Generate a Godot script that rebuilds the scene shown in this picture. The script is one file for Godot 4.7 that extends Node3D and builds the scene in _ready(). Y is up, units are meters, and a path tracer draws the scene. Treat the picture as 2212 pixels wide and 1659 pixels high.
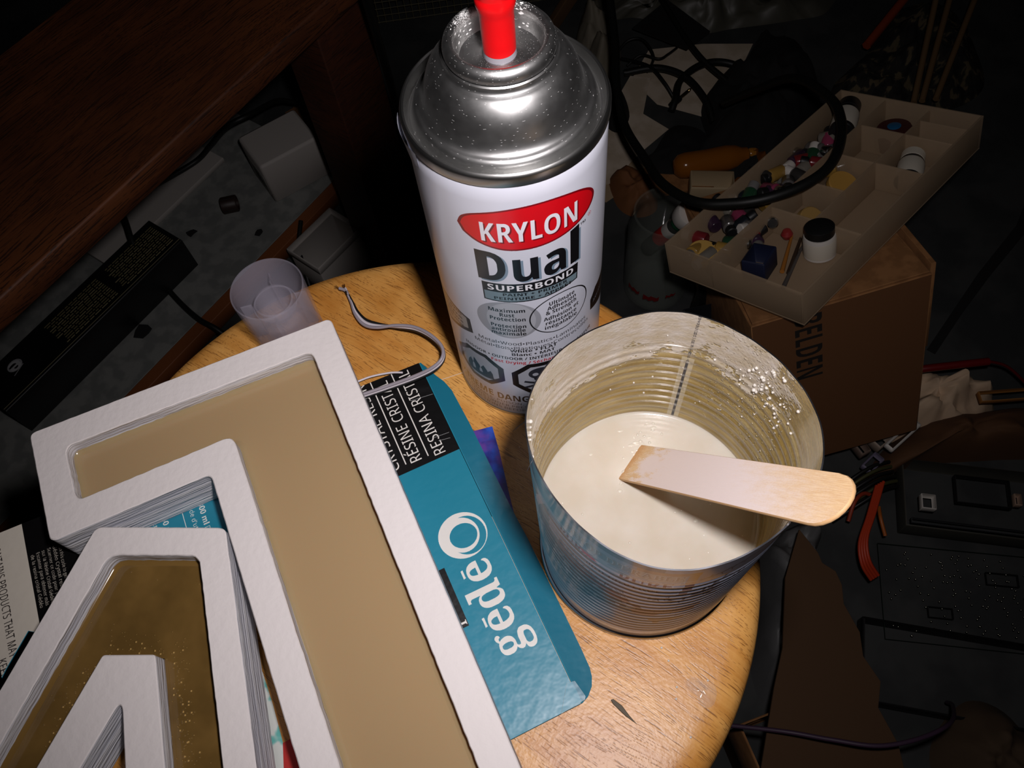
extends Node3D
# A cluttered workbench corner lit by an on-camera flash. Plans are in millimetres, measured from a point on the stool top below the lens
# (x right, y up from the stool top, z towards the photographer); at() turns them into metres above the floor.

const STOOL := 0.62                                   # height of the stool top over the floor
var M := {}                                           # materials
var rng := RandomNumberGenerator.new()


func _ready() -> void:
	# ---------------------------------------------------------------- camera, flash, exposure
	var cam := Camera3D.new()
	cam.name = "camera"
	cam.fov = 49.475
	cam.near = 0.02
	cam.far = 20.0
	add_child(cam)
	var right := Vector3(0.9904, -0.0655, 0.1219).normalized()
	var back := Vector3(0.0, 0.8808, 0.4734).normalized()
	right = (right - back * right.dot(back)).normalized()
	cam.transform = Transform3D(Basis(right, back.cross(right), back), at(0, 349.2, 0))
	cam.current = true

	var env := Environment.new()
	env.background_mode = Environment.BG_COLOR
	env.background_color = Color(0, 0, 0)
	env.tonemap_mode = Environment.TONE_MAPPER_LINEAR
	env.tonemap_exposure = 1.0
	env.sdfgi_enabled = true
	env.ssao_enabled = true
	env.ssil_enabled = true
	var we := WorldEnvironment.new()
	we.name = "world_environment"
	we.environment = env
	add_child(we)

	var flash := SpotLight3D.new()                     # the built-in flash of the camera, up and right of the lens
	flash.name = "flash"
	flash.light_energy = 0.134
	flash.light_color = Color(1.0, 0.972, 0.978)
	flash.light_size = 0.012
	flash.spot_range = 6.0
	flash.spot_attenuation = 2.0
	flash.spot_angle = 56.0
	flash.spot_angle_attenuation = 1.0
	flash.shadow_enabled = true
	add_child(flash)
	flash.transform = Transform3D(cam.transform.basis, at(35, 366, -32))

	rng.seed = 7
	make_materials()
	room()
	stool()
	bench()
	carton()
	spray_can()
	tin()
	stick()
	letters()
	cap()
	ribbon_wire()
	stool_litter()
	under_bench()
	floor_pile()
	box_and_tray()
	right_pile()


# ==================================================================== small helpers
func at(x: float, y: float, z: float) -> Vector3:
	return Vector3(x * 0.001, y * 0.001 + STOOL, z * 0.001)

func mm(x: float, y: float, z: float) -> Vector3:
	return Vector3(x, y, z) * 0.001

func numbered(called: String) -> String:
	var n := called
	var k := 0
	while has_node(NodePath(n)):
		k += 1
		n = "%s_%03d" % [called, k]
	return n

func thing(called: String, label: String, category: String, where := Vector3.ZERO, basis := Basis(), group := "") -> Node3D:
	var o := Node3D.new()
	o.name = numbered(called)
	add_child(o)
	o.transform = Transform3D(basis, where)
	tag(o, label, category, group)
	return o

func tag(o: Node3D, label: String, category: String, group := "") -> void:
	o.set_meta("label", label)
	o.set_meta("category", category)
	if group != "":
		o.set_meta("group", group)

func part(called: String, mesh: Mesh, mat: Material, parent: Node3D, label := "") -> MeshInstance3D:
	var o := MeshInstance3D.new()
	o.name = called
	o.mesh = mesh
	if mat:
		o.material_override = mat
	if label != "":
		o.set_meta("label", label)
	parent.add_child(o, true)
	return o

func solo(called: String, label: String, category: String, mesh: Mesh, mat: Material, where := Vector3.ZERO, basis := Basis(), group := "") -> MeshInstance3D:
	var o := MeshInstance3D.new()
	o.name = numbered(called)
	o.mesh = mesh
	o.material_override = mat
	add_child(o)
	o.transform = Transform3D(basis, where)
	tag(o, label, category, group)
	return o

func struct(called: String, mesh: Mesh, mat: Material, where := Vector3.ZERO) -> void:
	var o := MeshInstance3D.new()
	o.name = called
	o.mesh = mesh
	o.material_override = mat
	add_child(o)
	o.position = where
	o.set_meta("kind", "structure")

func turned(deg: float) -> Basis:
	return Basis(Vector3.UP, deg_to_rad(deg))


# ==================================================================== mesh builder (all input in millimetres)
class Geo:
	var st := SurfaceTool.new()
	var group := 0
	func _init() -> void:
		st.begin(Mesh.PRIMITIVE_TRIANGLES)
	func v(p: Vector3, uv: Vector2) -> void:
		st.set_uv(uv)
		st.add_vertex(p * 0.001)
	func tri(a: Vector3, b: Vector3, c: Vector3, ua := Vector2.ZERO, ub := Vector2.ZERO, uc := Vector2.ZERO) -> void:
		if (b - a).cross(c - a).length_squared() < 1e-12:
			return
		st.set_smooth_group(group)
		v(a, ua)
		v(b, ub)
		v(c, uc)
	func quad(a: Vector3, b: Vector3, c: Vector3, d: Vector3, ua: Vector2, ub: Vector2, uc: Vector2, ud: Vector2) -> void:
		tri(a, b, c, ua, ub, uc)
		tri(a, c, d, ua, uc, ud)
	# rows[i][j]: j to the right, i upwards, seen from the front
	func grid(rows: Array, uvs: Array) -> void:
		for i in rows.size() - 1:
			for j in rows[i].size() - 1:
				quad(rows[i][j], rows[i + 1][j], rows[i + 1][j + 1], rows[i][j + 1], uvs[i][j], uvs[i + 1][j], uvs[i + 1][j + 1], uvs[i][j + 1])
	# profile of (radius, height), outside to the right of the way it runs
	func lathe(prof: Array, seg := 64, c := Vector3.ZERO, vscale := 0.0) -> void:
		var way := 0.0
		var total := 0.0
		for i in prof.size() - 1:
			total += (prof[i + 1] - prof[i]).length()
		for i in prof.size() - 1:
			var d: Vector2 = prof[i + 1] - prof[i]
			if i > 0 and absf((prof[i] - prof[i - 1]).angle_to(d)) > 0.7:
				group += 1
			var w2 := way + d.length()
			var v0: float = way / total if vscale == 0.0 else prof[i].y * vscale
			var v1: float = w2 / total if vscale == 0.0 else prof[i + 1].y * vscale
			for j in seg:
				var a := TAU * j / seg
				var b := TAU * (j + 1) / seg if j + 1 < seg else 0.0
				var ua := float(j) / seg
				var ub := float(j + 1) / seg
				var p := c + Vector3(prof[i].x * sin(a), prof[i].y, prof[i].x * cos(a))
				var q := c + Vector3(prof[i].x * sin(b), prof[i].y, prof[i].x * cos(b))
				var r := c + Vector3(prof[i + 1].x * sin(b), prof[i + 1].y, prof[i + 1].x * cos(b))
				var s := c + Vector3(prof[i + 1].x * sin(a), prof[i + 1].y, prof[i + 1].x * cos(a))
				quad(p, s, r, q, Vector2(ua, v0), Vector2(ua, v1), Vector2(ub, v1), Vector2(ub, v0))
			way = w2
		group += 1
	# a tube along points; flat > 1 widens it sideways
	func tube(pts: Array, r: float, sides := 10, taper := 1.0) -> void:
		var n := pts.size()
		var side := Vector3.ZERO
		var rows := []
		var uvs := []
		for i in n:
			var t: Vector3 = (pts[mini(i + 1, n - 1)] - pts[maxi(i - 1, 0)]).normalized()
			if side == Vector3.ZERO:
				side = t.cross(Vector3.UP if absf(t.y) < 0.9 else Vector3.RIGHT).normalized()
			side = (side - t * side.dot(t)).normalized()
			var up := side.cross(t).normalized()
			var rr := r * lerpf(1.0, taper, float(i) / maxf(n - 1, 1))
			var row := []
			var uv := []
			for j in sides + 1:
				var a := TAU * (j % sides) / sides
				row.append(pts[i] + (side * cos(a) - up * sin(a)) * rr)
				uv.append(Vector2(float(j) / sides, float(i)))
			rows.append(row)
			uvs.append(uv)
		grid(rows, uvs)
		group += 1
		for e in [0, n - 1]:
			for j in sides:
				if e == 0:
					tri(pts[e], rows[e][j], rows[e][j + 1])
				else:
					tri(pts[e], rows[e][j + 1], rows[e][j])
		group += 1
	func cap_poly(o: PackedVector2Array, y: float, up: bool, xf: Transform3D, uvf = null) -> void:
		var flat := PackedVector2Array()
		for p in o:
			flat.append(Vector2(p.x, -p.y))
		var ix := Geometry2D.triangulate_polygon(flat)
		for k in range(0, ix.size(), 3):
			var a := ix[k]
			var b := ix[k + 1]
			var c := ix[k + 2]
			var area := (flat[b] - flat[a]).cross(flat[c] - flat[a])
			if (area > 0.0) == up:
				var t := b
				b = c
				c = t
			var pa := xf * Vector3(o[a].x, y, o[a].y)
			var pb := xf * Vector3(o[b].x, y, o[b].y)
			var pc := xf * Vector3(o[c].x, y, o[c].y)
			if uvf == null:
				tri(pa, pb, pc, o[a] * 0.001, o[b] * 0.001, o[c] * 0.001)
			else:
				tri(pa, pb, pc, uvf.call(o[a]), uvf.call(o[b]), uvf.call(o[c]))
	# walls along an outline through (inset, height) rows, going outside-up-inside
	func walls(o: PackedVector2Array, rows_at: Array, xf: Transform3D) -> void:
		var n := o.size()
		var rings := []
		for ra in rows_at:
			rings.append(Geo.inset(o, ra.x) if absf(ra.x) > 1e-6 else o)
		var along := 0.0
		for j in n:
			var k := (j + 1) % n
			var len := (o[k] - o[j]).length()
			var d0 := o[j] - o[(j + n - 1) % n]
			if absf(d0.angle_to(o[k] - o[j])) > 0.6:
				group += 1
			for i in rows_at.size() - 1:
				var a: Vector3 = xf * Vector3(rings[i][j].x, rows_at[i].y, rings[i][j].y)
				var b: Vector3 = xf * Vector3(rings[i + 1][j].x, rows_at[i + 1].y, rings[i + 1][j].y)
				var c: Vector3 = xf * Vector3(rings[i + 1][k].x, rows_at[i + 1].y, rings[i + 1][k].y)
				var d: Vector3 = xf * Vector3(rings[i][k].x, rows_at[i].y, rings[i][k].y)
				var va: float = rows_at[i].y * 0.001
				var vb: float = rows_at[i + 1].y * 0.001
				quad(a, b, c, d, Vector2(along, va), Vector2(along, vb), Vector2(along + len * 0.001, vb), Vector2(along + len * 0.001, va))
			along += len * 0.001
		group += 1
	# a solid with that outline (x, z) between two heights, edges chamfered by bev
	func slab(outline: PackedVector2Array, y0: float, y1: float, bev := 0.0, xf := Transform3D(), uvf = null) -> void:
		var o := Geo.ccw(outline)
		if bev > 0.0:
			walls(o, [Vector2(bev, y0), Vector2(0, y0 + bev), Vector2(0, y1 - bev), Vector2(bev * 0.3, y1 - bev * 0.3), Vector2(bev, y1)], xf)
		else:
			walls(o, [Vector2(0, y0), Vector2(0, y1)], xf)
		var e := Geo.inset(o, bev) if bev > 0.0 else o
		cap_poly(e, y1, true, xf, uvf)
		group += 1
		cap_poly(e, y0, false, xf, uvf)
		group += 1
	func box(size: Vector3, bev := 1.0, xf := Transform3D()) -> void:
		var hx := size.x / 2
		var hz := size.z / 2
		var r := PackedVector2Array([Vector2(-hx, hz), Vector2(hx, hz), Vector2(hx, -hz), Vector2(-hx, -hz)])
		slab(Geo.rounded(Geo.ccw(r), bev, 3) if bev > 0 else r, 0, size.y, bev, xf)
	static func ccw(o: PackedVector2Array) -> PackedVector2Array:
		var s := 0.0
		for i in o.size():
			var p := o[i]
			var q := o[(i + 1) % o.size()]
			s += p.x * -q.y - q.x * -p.y
		if s < 0:
			var r := o.duplicate()
			r.reverse()
			return r
		return o
	static func inset(o: PackedVector2Array, d: float) -> PackedVector2Array:
		var out := PackedVector2Array()
		var n := o.size()
		for i in n:
			var a := (o[i] - o[(i + n - 1) % n]).normalized()
			var b := (o[(i + 1) % n] - o[i]).normalized()
			var na := Vector2(a.y, -a.x)              # inward, for counter-clockwise seen from above
			var nb := Vector2(b.y, -b.x)
			out.append(o[i] + (na + nb) / maxf(1.0 + na.dot(nb), 0.3) * d)
		return out
	static func rounded(o: PackedVector2Array, r: float, n := 4) -> PackedVector2Array:
		var out := PackedVector2Array()
		var m := o.size()
		for i in m:
			var p := o[i]
			var a := o[(i + m - 1) % m]
			var b := o[(i + 1) % m]
			var ra := minf(r, (a - p).length() * 0.45)
			var rb := minf(r, (b - p).length() * 0.45)
			var pa := p + (a - p).normalized() * ra
			var pb := p + (b - p).normalized() * rb
			for k in n + 1:
				var t := float(k) / n
				out.append(pa.lerp(p, t).lerp(p.lerp(pb, t), t))
		return out
	func done(into: ArrayMesh = null) -> ArrayMesh:
		st.generate_normals()
		return st.commit(into) if into else st.commit()

func poly(xs: Array) -> PackedVector2Array:
	var o := PackedVector2Array()
	for i in range(0, xs.size(), 2):
		o.append(Vector2(xs[i], xs[i + 1]))
	return o

# a smooth way through points
func curve(pts: Array, n := 8) -> Array:
	var out := []
	for i in pts.size() - 1:
		var p0: Vector3 = pts[maxi(i - 1, 0)]
		var p1: Vector3 = pts[i]
		var p2: Vector3 = pts[i + 1]
		var p3: Vector3 = pts[mini(i + 2, pts.size() - 1)]
		for k in n:
			out.append(p1.cubic_interpolate(p2, p0, p3, float(k) / n))
	out.append(pts[-1])
	return out

func tube_mesh(pts: Array, r: float, sides := 8, n := 8) -> ArrayMesh:
	var g := Geo.new()
	g.tube(curve(pts, n), r, sides)
	return g.done()

func box_mesh(x: float, y: float, z: float, bev := 1.0) -> ArrayMesh:
	var g := Geo.new()
	g.box(Vector3(x, y, z), bev)
	return g.done()

func lathe_mesh(prof: Array, seg := 48) -> ArrayMesh:
	var g := Geo.new()
	g.lathe(prof, seg)
	return g.done()

func pr(xs: Array) -> Array:
	var o := []
	for i in range(0, xs.size(), 2):
		o.append(Vector2(xs[i], xs[i + 1]))
	return o


# ==================================================================== printing: flat artwork drawn into a picture, in millimetres
class Print:
	var im: Image
	var o: Vector2
	var k: Vector2
	var fonts := {}
	func _init(w: int, h: int, x0: float, y0: float, x1: float, y1: float, back: Color) -> void:
		im = Image.create(w, h, false, Image.FORMAT_RGB8)
		im.fill(back)
		o = Vector2(x0, y1)
		k = Vector2(w / (x1 - x0), h / (y1 - y0))
	func px(p: Vector2) -> Vector2:
		return Vector2((p.x - o.x) * k.x, (o.y - p.y) * k.y)
	func tri(a: Vector2, b: Vector2, c: Vector2, col: Color) -> void:
		var lo := clampi(floori(minf(a.y, minf(b.y, c.y))), 0, im.get_height())
		var hi := clampi(ceili(maxf(a.y, maxf(b.y, c.y))), 0, im.get_height())
		for y in range(lo, hi):
			var yc := y + 0.5
			var l := INF
			var r := -INF
			for e in [[a, b], [b, c], [c, a]]:
				var p: Vector2 = e[0]
				var q: Vector2 = e[1]
				if (p.y <= yc) != (q.y <= yc):
					var x := p.x + (q.x - p.x) * (yc - p.y) / (q.y - p.y)
					l = minf(l, x)
					r = maxf(r, x)
			if l < r:
				var x0 := maxi(roundi(l), 0)
				var x1 := mini(roundi(r), im.get_width())
				if x1 > x0:
					im.fill_rect(Rect2i(x0, y, x1 - x0, 1), col)
	func poly(pts: PackedVector2Array, col: Color) -> void:
		var ix := Geometry2D.triangulate_polygon(pts)
		for i in range(0, ix.size(), 3):
			tri(px(pts[ix[i]]), px(pts[ix[i + 1]]), px(pts[ix[i + 2]]), col)
	func rect(x0: float, y0: float, x1: float, y1: float, col: Color) -> void:
		poly(PackedVector2Array([Vector2(x0, y0), Vector2(x1, y0), Vector2(x1, y1), Vector2(x0, y1)]), col)
	func ellipse(x: float, y: float, rx: float, ry: float, col: Color) -> void:
		var q := PackedVector2Array()
		for i in 64:
			q.append(Vector2(x + rx * cos(TAU * i / 64), y + ry * sin(TAU * i / 64)))
		poly(q, col)
	func ring(x: float, y: float, rx: float, ry: float, w: float, col: Color) -> void:
		for i in 96:
			var a := TAU * i / 96
			var b := TAU * (i + 1) / 96
			poly(PackedVector2Array([Vector2(x + rx * cos(a), y + ry * sin(a)), Vector2(x + rx * cos(b), y + ry * sin(b)), Vector2(x + (rx - w) * cos(b), y + (ry - w) * sin(b)), Vector2(x + (rx - w) * cos(a), y + (ry - w) * sin(a))]), col)
	func line(a: Vector2, b: Vector2, w: float, col: Color) -> void:
		var n := (b - a).normalized().orthogonal() * w / 2
		poly(PackedVector2Array([a + n, b + n, b - n, a - n]), col)
	# text from a baseline start; width 0 keeps the font's own proportions; slant leans it
	func text(s: String, x: float, y: float, width: float, capital: float, col: Color, deg := 0.0, face := "Droid Sans", weight := 700, slant := 0.0, bend := 0.0) -> void:
		var key := face + str(weight)
		if not fonts.has(key):
			var f := SystemFont.new()
			f.font_names = [face]
			f.font_weight = weight
			var probe := TextMesh.new()
			probe.font = f
			probe.font_size = 64
			probe.pixel_size = 1.0
			probe.depth = 0.0
			probe.text = "H"
			fonts[key] = [f, probe.get_aabb().position.y, probe.get_aabb().size.y]
		var tm := TextMesh.new()
		tm.font = fonts[key][0]
		tm.font_size = 64
		tm.pixel_size = 1.0
		tm.depth = 0.0
		tm.curve_step = 3.0
		tm.text = s
		var box := tm.get_aabb()
		var ky: float = capital / fonts[key][2]
		var kx: float = width / box.size.x if width > 0.0 else ky
		var vs: PackedVector3Array = tm.get_mesh_arrays()[Mesh.ARRAY_VERTEX]
		var turn := Transform2D(deg_to_rad(deg), Vector2(x, y))
		var out := PackedVector2Array()
		for p in vs:
			var lx := (p.x - box.position.x) * kx
			var ly: float = (p.y - fonts[key][1]) * ky
			var t := lx / maxf(width, 0.001) * 2.0 - 1.0
			out.append(px(turn * Vector2(lx + ly * slant, ly + bend * (1.0 - t * t))))
		for i in range(0, out.size() - 2, 3):
			tri(out[i], out[i + 1], out[i + 2], col)
	func dot(x: float, y: float, r: float, col: Color) -> void:
		ellipse(x, y, r, r, col)
	func tex() -> ImageTexture:
		return ImageTexture.create_from_image(im)


# ==================================================================== materials
func mat(c: Color, rough := 0.6, metal := 0.0, more := {}) -> StandardMaterial3D:
	var m := StandardMaterial3D.new()
	m.albedo_color = c
	m.roughness = rough
	m.metallic = metal
	for k in more:
		m.set(k, more[k])
	return m

func noise(freq: float, seed_: int, oct := 4, type := FastNoiseLite.TYPE_SIMPLEX_SMOOTH) -> FastNoiseLite:
	var n := FastNoiseLite.new()
	n.seed = seed_
	n.frequency = freq
	n.noise_type = type
	n.fractal_octaves = oct
	return n

func bumps(freq: float, seed_: int, strength: float, oct := 4) -> NoiseTexture2D:
	var t := NoiseTexture2D.new()
	t.width = 512
	t.height = 512
	t.seamless = true
	t.as_normal_map = true
	t.bump_strength = strength
	t.noise = noise(freq, seed_, oct)
	return t

func gray_noise(freq: float, seed_: int, lo: Color, hi: Color, from := 0.35, to := 0.65, size := 512) -> NoiseTexture2D:
	var t := NoiseTexture2D.new()
	t.width = size
	t.height = size
	t.seamless = true
	t.noise = noise(freq, seed_, 5)
	var r := Gradient.new()
	r.offsets = PackedFloat32Array([from, to])
	r.colors = PackedColorArray([lo, hi])
	t.color_ramp = r
	return t

# wood along x of the picture: [colour, bump]
func wood(w: int, h: int, light: Color, dark: Color, pore: Color, seed_: int, across := 0.02, pore_at := 0.3) -> Array:
	var im := Image.create(w, h, false, Image.FORMAT_RGB8)
	var bu := Image.create(w, h, false, Image.FORMAT_RGB8)
	var big := noise(1.0, seed_, 3)
	var fine := noise(1.0, seed_ + 1, 2)
	var pores := noise(1.0, seed_ + 2, 2)
	var blot := noise(0.006, seed_ + 3, 4)
	for y in h:
		for x in w:
			var wob := big.get_noise_2d(x * 0.0012, y * 0.004) * 30.0
			var b := big.get_noise_2d(x * 0.0009, (y + wob) * across) * 0.5 + 0.5
			var f := fine.get_noise_2d(x * 0.004, (y + wob) * 0.22)
			var p := pores.get_noise_2d(x * 0.011, (y + wob) * 0.36)
			var c := light.lerp(dark, clampf(b * 0.7 + f * 0.16 + blot.get_noise_2d(x, y) * 0.35 + blot.get_noise_2d(x * 0.3 + 900.0, y * 0.3) * 0.5, 0.0, 1.0))
			var deep := clampf((p - pore_at) * 5.0, 0.0, 1.0)
			c = c.lerp(pore, deep * 0.7)
			im.set_pixel(x, y, c)
			var hgt := 0.6 + f * 0.1 - deep * 0.3 + blot.get_noise_2d(x * 12.0, y * 12.0) * 0.3
			bu.set_pixel(x, y, Color(hgt, hgt, hgt))
	return [ImageTexture.create_from_image(im), ImageTexture.create_from_image(bu)]

func make_materials() -> void:
	var tw := wood(1792, 1792, Color8(218, 162, 88), Color8(180, 116, 46), Color8(104, 62, 26), 11, 0.02, 0.36)
	M.stool = mat(Color.WHITE, 0.38, 0.0, {"albedo_texture": tw[0], "heightmap_enabled": true, "heightmap_texture": tw[1], "heightmap_scale": 0.012, "uv1_scale": Vector3(1 / 0.34, 1 / 0.34, 1)})
	M.stool_leg = mat(Color8(176, 118, 54), 0.45)
	var pw := wood(768, 768, Color8(112, 62, 30), Color8(70, 35, 16), Color8(36, 18, 9), 31, 0.03, 0.2)
	M.plank = mat(Color.WHITE, 0.6, 0.0, {"albedo_texture": pw[0], "uv1_scale": Vector3(2.2, 2.2, 1)})
	M.post = mat(Color8(190, 172, 158), 0.65, 0.0, {"albedo_texture": pw[0], "uv1_triplanar": true, "uv1_scale": Vector3(2.5, 2.5, 2.5)})
	M.band = mat(Color8(128, 72, 34), 0.6)
	M.laminate = mat(Color.WHITE, 0.6, 0.0, {"albedo_texture": gray_noise(0.02, 5, Color8(118, 120, 117), Color8(136, 137, 133)), "uv1_scale": Vector3(3, 3, 3)})
	M.floor = mat(Color.WHITE, 0.8, 0.0, {"albedo_texture": gray_noise(0.012, 6, Color8(48, 50, 50), Color8(62, 63, 62)), "uv1_triplanar": true, "uv1_scale": Vector3(1.5, 1.5, 1.5)})
	M.wall = mat(Color8(150, 146, 138), 0.9)
	M.paint = mat(Color8(235, 228, 226), 0.72, 0.0, {"normal_enabled": true, "normal_texture": bumps(0.018, 3, 3.0, 5), "normal_scale": 0.5, "uv1_scale": Vector3(22, 22, 1)})
	# brushed-on paint over the layers of the cut sides
	var gr := Image.create(256, 256, false, Image.FORMAT_RGB8)
	var ga := Image.create(256, 256, false, Image.FORMAT_RGB8)
	var n1 := noise(1.0, 41, 3)
	for y in 256:
		for xx in 256:
			var x := absi(128 - xx) * 2
			var a := n1.get_noise_2d(x * 0.003, y * 0.05) * 1.3 + 0.35 * n1.get_noise_2d(x * 0.02 + 50.0, y * 0.16)
			var q := clampf(0.55 + a * 0.9, 0.0, 1.0)
			gr.set_pixel(xx, y, Color(q, q, q))
			ga.set_pixel(xx, y, Color8(194, 195, 204).lerp(Color8(226, 224, 224), q))
	M.paint_side = mat(Color.WHITE, 0.7, 0.0, {"albedo_texture": ImageTexture.create_from_image(ga), "heightmap_enabled": true, "heightmap_texture": ImageTexture.create_from_image(gr), "heightmap_scale": 0.045, "uv1_scale": Vector3(9, 24, 1)})
	M.resin_tan = mat(Color8(178, 150, 112), 0.16, 0.0, {"subsurf_scatter_enabled": true, "subsurf_scatter_strength": 0.25})
	M.steel = mat(Color8(186, 186, 184), 0.3, 1.0)
	M.tinplate = mat(Color8(170, 172, 180), 0.22, 1.0)
	M.red = mat(Color8(214, 12, 18), 0.3)
	M.milky = mat(Color8(150, 148, 156), 0.35)
	M.frosted = mat(Color(0.72, 0.70, 0.76, 0.22), 0.3, 0.0, {"transparency": BaseMaterial3D.TRANSPARENCY_ALPHA})
	M.tray = mat(Color(0.76, 0.66, 0.54, 0.5), 0.45, 0.0, {"transparency": BaseMaterial3D.TRANSPARENCY_ALPHA})
	M.black = mat(Color8(22, 22, 23), 0.45)
	M.black_soft = mat(Color8(20, 19, 19), 0.9)
	M.cable = mat(Color8(19, 20, 18), 0.5)
	M.white = mat(Color8(214, 208, 200), 0.5)
	M.white_box = mat(Color8(176, 170, 164), 0.65)
	M.paper = mat(Color.WHITE, 0.9, 0.0, {"albedo_texture": gray_noise(0.008, 8, Color8(202, 184, 160), Color8(220, 203, 182)), "uv1_scale": Vector3(4, 4, 1)})
	M.card_brown = mat(Color.WHITE, 0.85, 0.0, {"albedo_texture": gray_noise(0.02, 9, Color8(140, 96, 56), Color8(160, 112, 68)), "uv1_triplanar": true, "uv1_scale": Vector3(4, 4, 4)})
	M.glass = mat(Color(0.86, 0.9, 0.84, 0.05), 0.05, 0.0, {"transparency": BaseMaterial3D.TRANSPARENCY_ALPHA})
	M.amber = mat(Color8(150, 88, 26), 0.18)
	M.wire_white = mat(Color8(208, 200, 206), 0.4)
	M.wire_grey = mat(Color8(150, 142, 150), 0.4)
	M.copper = mat(Color8(170, 120, 80), 0.35, 1.0)


# ==================================================================== the room
func room() -> void:
	struct("floor", box_mesh(3600, 60, 3400, 0), M.floor, Vector3(0, -0.06, -0.3))
	struct("wall_back", box_mesh(3600, 2500, 80, 0), M.wall, Vector3(0, 0, -2.04))
	struct("wall_front", box_mesh(3600, 2500, 80, 0), M.wall, Vector3(0, 0, 1.44))
	struct("wall_left", box_mesh(80, 2500, 3400, 0), M.wall, Vector3(-1.84, 0, -0.3))
	struct("wall_right", box_mesh(80, 2500, 3400, 0), M.wall, Vector3(1.84, 0, -0.3))
	struct("ceiling", box_mesh(3760, 60, 3560, 0), M.wall, Vector3(0, 2.5, -0.3))


# ==================================================================== the stool
func stool() -> void:
	var s := thing("round_stool", "round pale wooden stool whose worn top carries the tin, the spray can and the letters", "stool", at(-55.2, -620, -119.5))
	# the seat: a turned disc; its print of grain lies along (0.73, 0.68)
	var g := Geo.new()
	var R := 153.2
	var rows := [Vector2(R - 10, 592), Vector2(R - 3, 595), Vector2(R, 601), Vector2(R, 610), Vector2(R - 1.2, 614.5), Vector2(R - 4, 618), Vector2(R - 8, 619.6), Vector2(R - 13, 620), Vector2(R - 18, 620)]
	var seg := 160
	var gd := Vector2(0.73, 0.683)
	var uvat := func(p: Vector3) -> Vector2: return Vector2(p.x * gd.x + p.z * gd.y, -p.x * gd.y + p.z * gd.x) * 0.001 + Vector2(0.17, 0.17)
	for i in rows.size() - 1:
		for j in seg:
			var a := TAU * j / seg
			var b := TAU * ((j + 1) % seg) / seg
			var p := Vector3(rows[i].x * sin(a), rows[i].y, rows[i].x * cos(a))
			var q := Vector3(rows[i].x * sin(b), rows[i].y, rows[i].x * cos(b))
			var r := Vector3(rows[i + 1].x * sin(b), rows[i + 1].y, rows[i + 1].x * cos(b))
			var t := Vector3(rows[i + 1].x * sin(a), rows[i + 1].y, rows[i + 1].x * cos(a))
			g.quad(p, t, r, q, uvat.call(p), uvat.call(t), uvat.call(r), uvat.call(q))
	g.group = 1
	for j in seg:
		var a := TAU * j / seg
		var b := TAU * ((j + 1) % seg) / seg
		var p := Vector3((R - 18) * sin(a), 620, (R - 18) * cos(a))
		var q := Vector3((R - 18) * sin(b), 620, (R - 18) * cos(b))
		var c := Vector3(0, 620, 0)
		g.tri(p, c, q, uvat.call(p), uvat.call(c), uvat.call(q))
		var lp := Vector3((R - 10) * sin(a), 592, (R - 10) * cos(a))
		var lq := Vector3((R - 10) * sin(b), 592, (R - 10) * cos(b))
		g.tri(lp, lq, Vector3(0, 592, 0), uvat.call(lp), uvat.call(lq), uvat.call(c))
	part("seat", g.done(), M.stool, s)
	for k in 4:
		var a := TAU * k / 4 + 0.6
		g = Geo.new()
		g.tube([Vector3(90 * sin(a), 593, 90 * cos(a)), Vector3(112 * sin(a), 300, 112 * cos(a)), Vector3(132 * sin(a), 0, 132 * cos(a))], 17, 14)
		part("leg", g.done(), M.stool_leg, s)
	var ringp := []
	for k in 33:
		ringp.append(Vector3(114 * sin(TAU * k / 32), 260, 114 * cos(TAU * k / 32)))
	g = Geo.new()
	g.tube(ringp, 7, 8)
	part("foot_ring", g.done(), M.steel, s)


# ==================================================================== the bench on the left
func bench() -> void:
	var d := Vector3(0.66, 0, -0.751)                  # the way the plank runs
	var n := Vector3(0.751, 0, 0.66)                   # towards the stool
	var edge := Vector3(-345, 0, -384)                 # on the near edge of the plank
	var b := thing("plank_bench", "dark brown wooden bench whose broad plank runs diagonally across the upper left corner", "bench", at(edge.x, -620, edge.z), Basis(d, Vector3.UP, n))
	# local: x along the plank, z to the stool (0 at the near edge), y from the floor
	var g := Geo.new()
	g.slab(poly([-520, -34, 720, -34, 720, -254, -520, -254]), 444, 470, 2.0)
	part("plank", g.done(), M.plank, b)
	# lower shelf
	g = Geo.new()
	g.slab(poly([-520, -218, 470, -218, 470, -640, -520, -640]), 38, 60, 0.5)
	part("shelf_board", g.done(), M.laminate, b)
	g = Geo.new()
	g.slab(poly([-520, -200, 470, -200, 470, -217.6, -520, -217.6]), 36, 60.5, 1.0)
	part("edge_band", g.done(), M.band, b, "wooden strip along the edge of the shelf")
	for p in [[425, -107], [-480, -107], [-480, -620], [520, -620]]:
		g = Geo.new()
		g.box(Vector3(74, 444, 60), 2.0, Transform3D(Basis(), Vector3(p[0], 0, p[1])))
		part("leg", g.done(), M.post, b)
	for z in [-180, -560]:
		g = Geo.new()
		g.box(Vector3(950, 60, 22), 1.0, Transform3D(Basis(), Vector3(-5, 38 - 60 + 22, z - 60)))
		part("rail", g.done(), M.post, b)


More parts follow.
